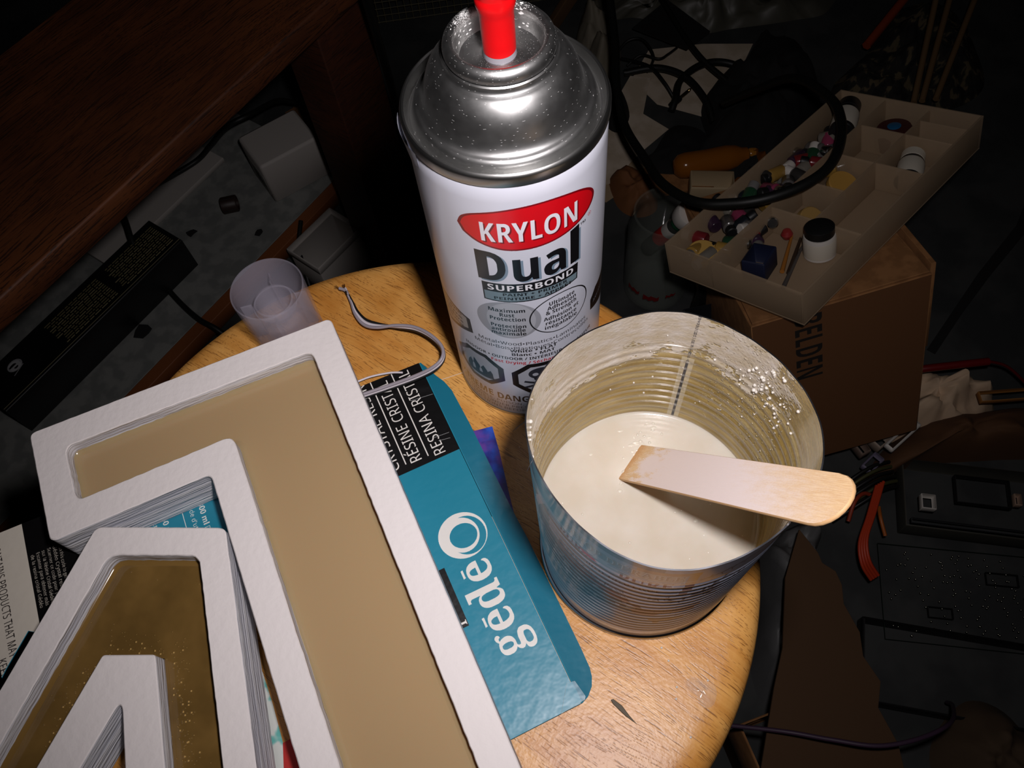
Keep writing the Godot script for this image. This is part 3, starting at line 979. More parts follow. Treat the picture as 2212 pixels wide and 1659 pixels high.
			# soldered side seam
			var ds := absf(fposmod(deg - 154.7 + 180.0, 360.0) - 180.0)
			if ds < 3.2 and k < 0.6 and h < 96:
				col = col.lerp(Color8(190, 182, 164), 0.7)
			if ds < 0.75 and (h < 92 or nc.get_noise_2d(h * 0.9, ds * 3.0) > 0.05):
				col = col.lerp(Color8(40, 42, 48), 0.9)
			inim.set_pixel(x, y, col)
			var bu := 0.3 + 0.4 * k + crumb * 0.3 + nc.get_noise_3d(ca * 0.5, h * 0.6, sa * 0.5) * 0.14
			inbump.set_pixel(x, y, Color(bu, bu, bu))
	var inside := mat(Color.WHITE, 0.36, 0.12, {"albedo_texture": ImageTexture.create_from_image(inim), "heightmap_enabled": true, "heightmap_texture": ImageTexture.create_from_image(inbump), "heightmap_scale": 0.07, "clearcoat_enabled": true, "clearcoat": 0.6, "clearcoat_roughness": 0.1})
	var hs := []
	var hh := 3.0
	while hh < 125.0:
		hs.append(hh)
		hh += 0.66
	hs.append(125.0)
	var seg := 128
	for side in 2:
		var g := Geo.new()
		var rows := []
		var uvs := []
		for hi in hs.size():
			var h: float = hs[hi]
			var row := []
			var uv := []
			for j in seg + 1:
				var a := TAU * j / seg
				var ph := -PI + (a if j < seg else 0.0)
				if side == 1:
					ph = -PI - (a if j < seg else 0.0)
				var hb: float = h + (0.18 * sin(ph * 7.0) + 0.1 * sin(ph * 23.0)) * smoothstep(120.0, 125.0, h)
				var p := tin_at(ph, h, 0.0 if side == 0 else -0.35)
				p.y = hb
				row.append(p)
				if side == 0:
					uv.append(Vector2(clampf(((-PI + a) * 43.0 + 100.0) / 148.0, 0.001, 0.999), 1.0 - h / 125.0))
				else:
					uv.append(Vector2(fposmod(-PI - a, TAU) / TAU if j > 0 and j < seg else (0.5 if j == 0 else 0.5), 1.0 - h / 125.0))
			rows.append(row)
			uvs.append(uv)
		if side == 1:                                  # keep the unwrapped u growing one way over the seam of the picture
			for r in uvs.size():
				for j in seg + 1:
					uvs[r][j] = Vector2(0.5 - float(j) / seg, uvs[r][j].y)
		g.grid(rows, uvs)
		part(["wall", "lining"][side], g.done(), [outside, inside][side], c, ["printed outside of the tin wall", "gold lacquered lining with dried resin"][side])
	# cut edge
	var eg := Geo.new()
	var er := [[], []]
	var eu := [[], []]
	for j in seg + 1:
		var ph := -PI + TAU * (j % seg) / seg
		for r in 2:
			var p := tin_at(ph, 125.0, [0.06, -0.4][r])
			p.y = 125.02 + 0.18 * sin(ph * 7.0) + 0.1 * sin(ph * 23.0)
			er[r].append(p)
			eu[r].append(Vector2.ZERO)
	eg.grid(er, eu)
	part("cut_edge", eg.done(), M.tinplate, c, "bright cut metal edge")
	part("bottom_seam", lathe_mesh(pr([39.0, 2.6, 39.4, 0.6, 40.6, 0.0, 41.8, 0.3, 42.4, 1.2, 42.5, 2.6, 42.1, 3.6, 41.4, 4.0]), 96), M.tinplate, c, "rolled bottom rim")
	part("base", lathe_mesh(pr([40.0, 2.0, 40.0, 2.6, 0, 2.6]), 64), M.tinplate, c)
	# the resin
	var rim := Image.create(1024, 1024, false, Image.FORMAT_RGB8)
	var nr := noise(0.004, 61, 4)
	for y in 1024:
		for x in 1024:
			var k := clampf(0.5 + nr.get_noise_2d(x, y) * 0.9, 0, 1)
			rim.set_pixel(x, y, Color8(194, 184, 168).lerp(Color8(202, 194, 182), k))
	for i in 260:
		var p := Vector2i(rng.randi_range(8, 1010), rng.randi_range(8, 1010))
		var r := 1 if i % 7 else 3
		rim.fill_rect(Rect2i(p, Vector2i(r, r)), Color8(250, 248, 244))
	var resin := mat(Color.WHITE, 0.12, 0.0, {"albedo_texture": ImageTexture.create_from_image(rim), "normal_enabled": true, "normal_texture": bumps(0.012, 71, 3.0, 3), "normal_scale": 0.10, "subsurf_scatter_enabled": true, "subsurf_scatter_strength": 0.12})
	var g2 := Geo.new()
	var rr := []
	var ru := []
	for k in [[0.0, 1.1], [0.5, 0.5], [1.4, 0.15], [3.0, 0.0]]:
		var row := []
		var uv := []
		for j in seg + 1:
			var ph := -PI + TAU * (j % seg) / seg
			var p := tin_at(ph, 44.0, -0.3 - k[0])
			p.y = 44.0 + k[1]
			row.append(p)
			uv.append(Vector2(p.x, p.z) / 90.0 + Vector2(0.5, 0.5))
		rr.append(row)
		ru.append(uv)
	g2.grid(rr, ru)
	var mid2 := Vector3(0.1, 44.0, 1.6)
	for j in seg:
		g2.tri(rr[3][j], mid2, rr[3][j + 1], ru[3][j], Vector2(0.5, 0.5), ru[3][j + 1])
	# small bubbles and flecks standing out of the surface, near the seam and the stick
	part("resin", g2.done(), resin, c, "milky white liquid resin")
	var bub := SphereMesh.new()
	bub.radius = 0.001
	bub.height = 0.0016
	bub.radial_segments = 14
	bub.rings = 7
	var wet := mat(Color8(206, 200, 186), 0.08)
	for i in 40:
		var p := Vector3(rng.randfn(3.0, 4.0), 43.7, rng.randfn(-27.0, 5.0))
		if i > 26:
			p = Vector3(rng.randfn(-6.5, 2.0), 43.8, rng.randfn(-10.0, 2.0)) if i % 2 else Vector3(rng.randf_range(-30, 25), 43.7, rng.randf_range(-25, 28))
		if Vector2(p.x, p.z - 1.6).length() < 37.0:
			var o := part("bubble", bub, wet, c)
			o.position = p * 0.001
			o.scale = Vector3(rng.randf_range(0.5, 1.6), rng.randf_range(0.5, 0.9), rng.randf_range(0.5, 1.0))
	# beads of dried white resin stuck to the lining
	var bead_m := mat(Color8(196, 190, 182), 0.14)
	for i in 130:
		var deg := rng.randfn(112.0, 9.0)
		var h := clampf(rng.randfn(107.0, 7.0) - absf(deg - 112.0) * 0.3, 60, 122)
		if i >= 70:
			deg = rng.randfn(-97.0, 8.0)
			h = 118.0 - (deg + 110.0) * 1.6 + rng.randfn(0, 2.5)
		if i >= 108:
			deg = rng.randf_range(95, 200)
			h = rng.randf_range(62, 112)
		var ph := deg_to_rad(deg)
		var o := part("resin_bead", bub, bead_m, c)
		var sc := (0.2 + 0.55 * pow(rng.randf(), 2.0)) * (1.0 if i < 108 else 0.7)
		o.position = tin_at(ph, clampf(h, 56, 122), -0.5) * 0.001
		o.scale = Vector3(sc, sc * rng.randf_range(0.8, 1.5), sc)
	# slivers of torn metal at the cut
	for s in [[-100.0, -4.0, 1.0, -3.4], [-83.0, -2.0, 2.6, -1.4], [118.0, 2.2, 1.6, -2.0]]:
		var a := deg_to_rad(s[0])
		var p := tin_at(a, 124.6, 0.1)
		var g := Geo.new()
		g.tube([p, p + Vector3(s[1] * 0.5, s[3] * 0.4, s[2] * 0.5), p + Vector3(s[1], s[3], s[2])], 0.14, 5, 0.4)
		part("metal_sliver", g.done(), M.tinplate, c)


# ==================================================================== the stirring stick
func stick() -> void:
	var tip := Vector3(41.7, 44.2, -122.5)
	var rim := Vector3(75.9, 127.4, -72.2)
	var ax := (rim - tip).normalized()
	var across := Vector3(0.665, 0, -0.747)
	across = (across - ax * across.dot(ax)).normalized()
	var up := across.cross(ax)                          # faces up and to the left
	if up.y < 0:
		across = -across
		up = across.cross(ax)
	# along local z = -ax so that x = across, y = up
	var b := Basis(across, up, across.cross(up))
	var long := 119.5
	var im := Image.create(768, 128, false, Image.FORMAT_RGB8)
	var bu := Image.create(768, 128, false, Image.FORMAT_RGB8)
	var n := noise(1.0, 81, 4)
	for y in 128:
		for x in 768:
			var s := float(x) / 768 * long
			var f := n.get_noise_2d(x * 0.02, y * 0.4)
			var w := Color8(206, 168, 124).lerp(Color8(226, 196, 154), clampf(0.5 + f * 0.8, 0, 1))
			var e := n.get_noise_2d(x * 0.02 + 40.0, y * 0.05)
			var g := n.get_noise_2d(x * 0.15, y * 0.3 + 70.0)
			# white coat between the wet wood and the bare end, patchy where it starts
			var k := smoothstep(11.0, 24.0, s + e * 13.0 + g * 9.0) * (1.0 - smoothstep(70.0, 124.0, s + e * 9.0 - (y - 64.0) * 0.16 + g * 9.0))
			var blob := smoothstep(0.72, 0.5, Vector2((s - 19.0) / 10.0, (y - 60.0) / 52.0).length() + g * 0.3)
			k = maxf(k, blob)
			if s < 10.0:
				w = w.lerp(Color8(196, 138, 78), smoothstep(10.0, 6.0, s + g * 4.0) * 0.6)
			im.set_pixel(x, y, w.lerp(Color8(226, 213, 212), k * 0.96))
			var q := 0.5 + f * 0.4 * (1.0 - 0.6 * k) + g * 0.12
			bu.set_pixel(x, y, Color(q, q, q))
	var m := mat(Color.WHITE, 0.5, 0.0, {"albedo_texture": ImageTexture.create_from_image(im), "heightmap_enabled": true, "heightmap_texture": ImageTexture.create_from_image(bu), "heightmap_scale": 0.012})
	var o := PackedVector2Array()
	# local: x across, z = -along (b.z = across x up); build with z so that it runs from the tip
	var sgn := 1.0 if b.z.dot(ax) > 0 else -1.0
	var hw := 8.6
	var pts := [Vector2(-hw, -6), Vector2(-hw - 0.2, long - 10)]
	for i in range(0, 13):
		var a := PI - PI * i / 12.0
		pts.append(Vector2(cos(a) * hw, long - 9.0 + sin(a) * 9.0))
	pts.append(Vector2(hw, -6))
	for p in pts:
		o.append(Vector2(p.x, p.y * sgn))
	var g := Geo.new()
	var uvf := func(p: Vector2) -> Vector2: return Vector2(absf(p.y) / long if p.y * sgn > 0 else 0.0, 0.5 + p.x / 18.0)
	o = Geo.ccw(o)
	g.walls(o, [Vector2(0.4, -1.4), Vector2(0, -1.0), Vector2(0, -0.35), Vector2(0.3, 0)], Transform3D())
	g.cap_poly(Geo.inset(o, 0.4), -1.4, false, Transform3D())
	var g3 := Geo.new()
	g3.cap_poly(Geo.inset(o, 0.3), 0.0, true, Transform3D(), uvf)
	var bare := mat(Color8(190, 152, 108), 0.6)
	var am := g3.done(g.done())
	am.surface_set_material(0, bare)
	am.surface_set_material(1, m)
	solo("stirring_stick", "flat wooden stirring stick coated with white resin leaning in the tin", "stick", am, null, at(tip.x, tip.y, tip.z), b)


# ==================================================================== the two cast letters
func ring_mesh(outer: PackedVector2Array, w: float, top: float, deep: float, bottom: float, hole := PackedVector2Array(), island := PackedVector2Array()) -> ArrayMesh:
	# outer wall, flat rim, channel wall; the rim is one surface, the cut sides another
	var o := Geo.ccw(outer)
	var inn := Geo.inset(o, w)
	inn = Geo.rounded(inn, 4.5, 5)
	o = Geo.rounded(Geo.ccw(outer), 3.2, 5)
	# hand-cut edges: both outlines are divided alike and wander a little
	var wander := noise(0.09, 97, 2)
	var o2 := PackedVector2Array()
	var i2 := PackedVector2Array()
	for j in o.size():
		var k := (j + 1) % o.size()
		var parts := maxi(1, ceili((o[k] - o[j]).length() / 3.0))
		for q in parts:
			var t := float(q) / parts
			var a := o[j].lerp(o[k], t)
			var b := inn[j].lerp(inn[k], t)
			o2.append(a + Vector2(wander.get_noise_2d(a.x * 3.0, a.y * 3.0), wander.get_noise_2d(a.y * 3.0, a.x * 3.0 + 90.0)) * 0.12)
			i2.append(b + Vector2(wander.get_noise_2d(b.x * 3.0 + 40.0, b.y * 3.0), wander.get_noise_2d(b.y * 3.0, b.x * 3.0 + 30.0)) * 0.22)
	o = o2
	inn = i2
	var face := Geo.new()
	var side := Geo.new()
	var strip := func(g: Geo, a: PackedVector2Array, ya: float, b: PackedVector2Array, yb: float) -> void:
		var along := 0.0
		var n := a.size()
		for j in n:
			var k := (j + 1) % n
			var len := (a[k] - a[j]).length() * 0.001
			if absf((a[j] - a[(j + n - 1) % n]).angle_to(a[k] - a[j])) > 0.7:
				g.group += 1
			if ya == yb or absf(ya - yb) < 1.0:
				g.quad(Vector3(a[j].x, ya, a[j].y), Vector3(b[j].x, yb, b[j].y), Vector3(b[k].x, yb, b[k].y), Vector3(a[k].x, ya, a[k].y), a[j] * 0.001, b[j] * 0.001, b[k] * 0.001, a[k] * 0.001)
			else:
				g.quad(Vector3(a[j].x, ya, a[j].y), Vector3(b[j].x, yb, b[j].y), Vector3(b[k].x, yb, b[k].y), Vector3(a[k].x, ya, a[k].y), Vector2(along, ya * 0.001), Vector2(along, yb * 0.001), Vector2(along + len, yb * 0.001), Vector2(along + len, ya * 0.001))
			along += len
		g.group += 1
	var e := 0.45
	var oi := Geo.inset(o, e)
	var io := Geo.inset(inn, -e * 0.8)
	strip.call(side, o, bottom, o, top - e)
	strip.call(face, o, top - e, oi, top)
	var flat := func(a: PackedVector2Array, b: PackedVector2Array) -> void:
		face.group = 500
		for j in a.size():
			var k := (j + 1) % a.size()
			face.quad(Vector3(a[j].x, top, a[j].y), Vector3(b[j].x, top, b[j].y), Vector3(b[k].x, top, b[k].y), Vector3(a[k].x, top, a[k].y), a[j] * 0.001, b[j] * 0.001, b[k] * 0.001, a[k] * 0.001)
		face.group = 501
	flat.call(oi, io)
	strip.call(face, io, top, inn, top - e)
	strip.call(side, inn, top - e, inn, deep)
	if island.size():
		var i0 := Geo.rounded(Geo.ccw(island), 1.2, 4)
		var h0 := Geo.rounded(Geo.ccw(hole), 2.4, 4)
		strip.call(side, i0, deep, i0, top - e)
		strip.call(face, i0, top - e, Geo.inset(i0, e), top)
		flat.call(Geo.inset(i0, e), Geo.inset(h0, -e))
		strip.call(face, Geo.inset(h0, -e), top, h0, top - e)
		strip.call(side, h0, top - e, h0, bottom)
	var am := side.done()
	am = face.done(am)
	am.surface_set_material(0, M.paint_side)
	am.surface_set_material(1, M.paint)
	return am

# the area of an outline less a hole, as plain outlines without holes
func less_hole(outer: PackedVector2Array, hole: PackedVector2Array, cut: float) -> Array:
	var out := []
	for half in [poly([-400, -400, cut, -400, cut, 400, -400, 400]), poly([cut, -400, 400, -400, 400, 400, cut, 400])]:
		for p in Geometry2D.intersect_polygons(outer, half):
			for q in Geometry2D.clip_polygons(p, hole):
				out.append(q)
	return out

func letters() -> void:
	var top := 25.6
	var bot := 2.7
	# --- the L: local x across the leg, z down the leg
	var dl := Vector3(0.305, 0, 0.952)
	var de := Vector3(0.952, 0, -0.305)
	var L := thing("white_letter", "white wooden upturned letter L with its channel full of tan resin", "letter", at(-78.5, 0, -216.6), Basis(de, Vector3.UP, dl))
	var out := Geo.ccw(poly([-141.6, -10.0, 0.2, -5.8, 0.0, 238, -72.6, 238, -72.0, 45.9, -141.6, 45.4]))
	part("frame", ring_mesh(out, 13.6, top, 8.0, bot), null, L, "white painted wooden frame")
	var inn := Geo.rounded(Geo.inset(out, 13.6), 4.5, 5)
	var g := Geo.new()
	var lv := 17.9
	g.walls(inn, [Vector2(-0.5, 8), Vector2(-0.5, lv + 1.8), Vector2(0.3, lv + 0.9), Vector2(1.0, lv + 0.45), Vector2(1.7, lv + 0.12), Vector2(2.6, lv)], Transform3D())
	g.cap_poly(Geo.inset(inn, 2.6), lv, true, Transform3D())
	part("resin_fill", g.done(), M.resin_tan, L, "tan cured resin in the channel")
	# --- the A
	var A := thing("white_letter", "white wooden letter A with dark brown glossy resin lying in the lower left corner", "letter", at(-180.6, 0, -134.4), Basis(Vector3(0.9893, 0, 0.1459), Vector3.UP, Vector3(-0.1459, 0, 0.9893)))
	var ao := Geo.ccw(poly([0, 0.2, 55.5, 0.4, 109, 168, 60, 168, 50, 138, 4, 138, -6, 168, -54, 168]))
	var isl := poly([16.4, 51.8, 37.4, 51.4, 60.5, 123, -9.6, 123])
	var hol := poly([27.2, 69.6, 29.0, 70.4, 41.0, 110, 11.0, 110])
	part("frame", ring_mesh(ao, 11.9, top, 6.0, bot, hol, isl), null, A, "white painted wooden frame")
	var ai := Geo.rounded(Geo.inset(ao, 11.7), 4.5, 5)
	var im := Image.create(1024, 1024, false, Image.FORMAT_RGB8)
	var bu := Image.create(1024, 1024, false, Image.FORMAT_RGB8)
	var nn := noise(0.008, 95, 4)
	for y in 1024:
		for x in 1024:
			im.set_pixel(x, y, Color8(122, 94, 50).lerp(Color8(102, 78, 40), clampf(0.5 + nn.get_noise_2d(x, y), 0, 1)))
	bu.fill(Color(0.5, 0.5, 0.5))
	# grit and bubbles in the resin: (x, z) in millimetres on a 200 mm sheet from (-60, 0)
	var px := func(p: Vector2) -> Vector2i: return Vector2i(int((p.x + 60.0) / 200.0 * 1024), int(p.y / 200.0 * 1024))
	for i in 330:
		var p := Vector2(rng.randf_range(-40, 90), rng.randf_range(14, 130))
		if i < 60:
			p = Vector2(rng.randf_range(12, 46), rng.randfn(47.0, 3.0))
		elif i < 150:
			p = Vector2(rng.randfn(3.0, 3.0), rng.randf_range(54, 84)) + Vector2(8, 0)
			p.x -= (p.y - 52.0) * 0.32
		elif i < 260:
			p = Vector2(rng.randfn(44.0, 2.5) + 0.0, rng.randf_range(52, 100))
			p.x += (p.y - 52.0) * 0.3
		var q: Vector2i = px.call(p)
		var r := 1 if i % 5 else 3
		if q.x > 2 and q.y > 2 and q.x < 1018 and q.y < 1018:
			im.fill_rect(Rect2i(q, Vector2i(r, r)), Color8(196, 160, 98))
			bu.fill_rect(Rect2i(q - Vector2i(1, 1), Vector2i(r + 2, r + 2)), Color(0.8, 0.8, 0.8))
	var resin := mat(Color.WHITE, 0.1, 0.0, {"albedo_texture": ImageTexture.create_from_image(im), "heightmap_enabled": true, "heightmap_texture": ImageTexture.create_from_image(bu), "heightmap_scale": 0.03, "normal_enabled": false})
	g = Geo.new()
	var uvf := func(p: Vector2) -> Vector2: return Vector2((p.x + 60.0) / 200.0, p.y / 200.0)
	var la := 17.0
	g.walls(ai, [Vector2(-0.5, la + 1.4), Vector2(0.4, la + 0.7), Vector2(1.0, la + 0.3), Vector2(2.2, la)], Transform3D())
	part("resin_meniscus", g.done(), mat(Color8(122, 94, 50), 0.1), A)
	g = Geo.new()
	for q in less_hole(Geo.inset(ai, 2.2), isl, 27.0):
		g.cap_poly(q, la, true, Transform3D(), uvf)
	part("resin_fill", g.done(), resin, A, "dark brown glossy resin with grit in it")


# ==================================================================== the translucent cap
func cap() -> void:
	var c := thing("clear_cup", "translucent plastic spray cap standing upside down at the back of the stool", "cap", at(-105.7, 0, -233.6))
	part("outer_cup", lathe_mesh(pr([0, 0.0, 15.6, 0.0, 16.4, 0.8, 17.3, 39.0, 17.1, 39.6, 16.5, 39.6, 16.2, 39.0, 15.4, 6.0, 14.6, 5.0, 0, 5.0]), 72), M.frosted, c)
	part("inner_ring", lathe_mesh(pr([10.2, 5.0, 10.0, 25.4, 9.9, 26.6, 10.5, 26.8, 10.4, 27.6, 9.6, 28.4, 9.3, 29.6, 8.5, 30.0, 8.2, 29.4, 8.2, 21.4, 7.6, 20.6, 6.0, 18.6, 0, 18.2]), 56), M.frosted, c, "inner socket of the cap")
	for k in 4:
		var a := TAU * k / 4 + 0.15
		var g := Geo.new()
		g.box(Vector3(0.7, 26, 5.4), 0.2, Transform3D(Basis(Vector3.UP, a), Vector3(12.9 * sin(a), 5, 12.9 * cos(a))))
		part("rib", g.done(), M.frosted, c)


# ==================================================================== the little flat cable
func ribbon_wire() -> void:
	var w := thing("ribbon_wire", "three-strand grey, white and black flat wire curling from under the white letter", "wire", at(-60, 0, -210))
	var way := [Vector3(-77.6, 2.0, -254), Vector3(-74.4, 2.2, -245), Vector3(-72.0, 2.6, -237.5), Vector3(-67.6, 3.6, -230.6), Vector3(-61.0, 5.0, -226.6), Vector3(-52.0, 7.0, -223.6), Vector3(-42.6, 9.0, -219.4), Vector3(-35.0, 11.0, -212.4), Vector3(-30.2, 12.2, -204.6), Vector3(-30.6, 12.0, -198.6), Vector3(-35.4, 10.0, -195.4), Vector3(-44.6, 7.2, -193.6), Vector3(-58.0, 5.0, -191.6), Vector3(-70, 4.0, -189.6), Vector3(-84, 3.4, -187.4)]
	var pts := curve(way, 10)
	var mats := [M.wire_grey, M.wire_white, M.black]
	for s in 3:
		var p := []
		for i in pts.size():
			var t: Vector3 = (pts[mini(i + 1, pts.size() - 1)] - pts[maxi(i - 1, 0)]).normalized()
			var side := t.cross(Vector3.UP).normalized()
			# the ribbon stands on edge in the bend, so the strands lie over one another there
			var tilt := smoothstep(0.2, 0.42, float(i) / pts.size())
			var spread := 1.5
			var off := (side * (1.0 - tilt) + Vector3.UP * tilt).normalized() * (1 - s) * spread
			var loose := smoothstep(0.26, 0.0, float(i) / pts.size())
			off += side * (1 - s) * loose * -1.6 if s != 1 else Vector3.ZERO
			p.append(pts[i] + off - Vector3(-60, 0, -210) + Vector3(0, 1.4, 0))
		if s == 0:
			for i in 3:
				p[i] += Vector3(-3.0 + i, 0, -0.5)
		var g := Geo.new()
		g.tube(p, 0.82, 10)
		part("strand", g.done(), mats[s], w, ["grey strand", "white strand", "black strand"][s])
		for q in 3:
			g = Geo.new()
			var dir: Vector3 = (p[0] - p[3]).normalized()
			g.tube([p[0], p[0] + dir * 2.2 + Vector3(rng.randf_range(-0.8, 0.8), rng.randf_range(0, 0.9), rng.randf_range(-0.8, 0.8))], 0.12, 4)
			part("bare_end", g.done(), M.copper, w)
	solo("thin_wire", "single thin white wire lying on the carton beside the upturned L", "wire", tube_mesh([Vector3(-14, 1.2, 4), Vector3(0, 1.2, 0), Vector3(7, 1.3, -1.7), Vector3(16, 1.1, -2.4), Vector3(22, 1.0, -1.6)], 0.5), M.wire_white, at(-73, 2.8, -198.4))


# ==================================================================== litter on the stool
func stool_litter() -> void:
	# a dark blue card under the carton
	var im := Image.create(256, 256, false, Image.FORMAT_RGB8)
	var n := noise(0.012, 15, 4)
	for y in 256:
		for x in 256:
			var a := clampf(0.5 + n.get_noise_2d(x, y) * 1.1, 0, 1)
			var b := clampf(0.5 + n.get_noise_2d(x + 400, y) * 1.2, 0, 1)
			im.set_pixel(x, y, Color8(34, 30, 110).lerp(Color8(38, 84, 190), a).lerp(Color8(104, 60, 150), b * b * 0.8))
	var m := mat(Color.WHITE, 0.4, 0.0, {"albedo_texture": ImageTexture.create_from_image(im), "uv1_scale": Vector3(25, 25, 1)})
	var g := Geo.new()
	g.slab(poly([-60, -160, -21, -165.9, -11.8, -167, -10.0, -154.4, -8.2, -134.9, -7.0, -124, -3.4, -112, -30, -100, -60, -100]), 0.02, 0.1, 0.0, Transform3D(Basis(), Vector3(30, 0, 130)))
	solo("blue_card", "blue and violet printed card peeping out under the teal carton", "card", g.done(), m, at(-30, 0, -130))
	# a leaflet under the letter A
	var lf := Image.create(256, 256, false, Image.FORMAT_RGB8)
	for y in 256:
		for x in 256:
			var a := clampf(0.5 + n.get_noise_2d(x * 2.0, y * 2.0) * 1.6, 0, 1)
			lf.set_pixel(x, y, Color8(206, 210, 204).lerp(Color8(96, 176, 168), smoothstep(0.55, 0.9, a)))
	g = Geo.new()
	g.slab(poly([-50, -18, 4.5, -21.3, 9, -8, 13, 6, 16.5, 18, 20, 40, -40, 40]), 0.02, 0.12)
	solo("leaflet", "pale mint printed leaflet lying on the stool beneath the letter A", "leaflet", g.done(), mat(Color.WHITE, 0.6, 0.0, {"albedo_texture": ImageTexture.create_from_image(lf), "uv1_scale": Vector3(9, 9, 1)}), at(-122, 0, -50))
	g = Geo.new()
	g.slab(poly([-3.2, -6, 2.4, -8, 12, 40, -1, 42]), 0.02, 0.12)
	solo("red_card", "narrow red card on the stool in the gap between the two letters", "card", g.done(), mat(Color8(176, 26, 20), 0.5), at(-105.6, 0.1, -37))
	# a dark splinter
	g = Geo.new()
	g.slab(poly([-4, -4, -2.9, -4.2, 0, -1.4, 2.2, 2.6, 4.6, 6.2, 0.6, 2.6, -1.8, -0.4, -3.4, -2.4]), 0.02, 0.5, 0.2)
	solo("splinter", "thin dark splinter lying on the bare wood near the front of the stool", "splinter", g.done(), mat(Color8(74, 62, 40), 0.6), at(25.2, 0, -38))
	# a dried drop of clear resin
	var dr := Geo.new()
	var rows := []
	var uvs := []
	for i in 6:
		var row := []
		var uv := []
		for j in 25:
			var a := TAU * (j % 24) / 24
			var r := (5.0 + 1.3 * sin(a * 2 + 0.4) + 0.9 * sin(a * 3.0 + 2.0)) * (1.0 - i / 5.0)
			row.append(Vector3(r * sin(a) * 1.1, 0.9 * sqrt(clampf(i / 5.0, 0, 1)) * (1.0 + 0.35 * sin(a * 3.0)) if i else 0.02, r * cos(a)))
			uv.append(Vector2.ZERO)
		rows.append(row)
		uvs.append(uv)
	dr.grid(rows, uvs)
	solo("resin_drop", "clear dried resin drop on the bare wood near the right edge of the stool", "resin drop", dr.done(), mat(Color(0.95, 0.93, 0.88, 0.12), 0.06, 0.0, {"transparency": BaseMaterial3D.TRANSPARENCY_ALPHA}), at(57.5, 0, -40.5))
	# white crumbs of resin
	var sp := SphereMesh.new()
	sp.radius = 0.0005
	sp.height = 0.0008
	sp.radial_segments = 8
	sp.rings = 4
	var where := [[46.6, -53.5, "tiny white resin crumb on the wood just in front of the tin"], [47.7, -43.3, "upper of two white resin crumbs left of the clear drop"], [46.5, -39.0, "lower of two white resin crumbs left of the clear drop"], [60.2, -44.1, "white resin crumb right above the clear drop"], [49.0, -24.7, "white resin crumb on the wood nearest the front edge"], [44.9, -58.8, "white resin crumb almost under the tin's bottom rim"]]
	for w in where:
		solo("resin_crumb", w[2], "crumb", sp, M.white, at(w[0], 0.35, w[1]), Basis(), "white resin crumbs on the stool")
	# scratches that lie on the wood as fine fibres
	solo("fibre", "fine pale fibre lying on the wood between the carton and the spray can", "fibre", tube_mesh([Vector3(-9, 0.12, 2), Vector3(-2, 0.12, 0.6), Vector3(8, 0.12, -1.6)], 0.12, 5), M.white, at(-26, 0, -197))


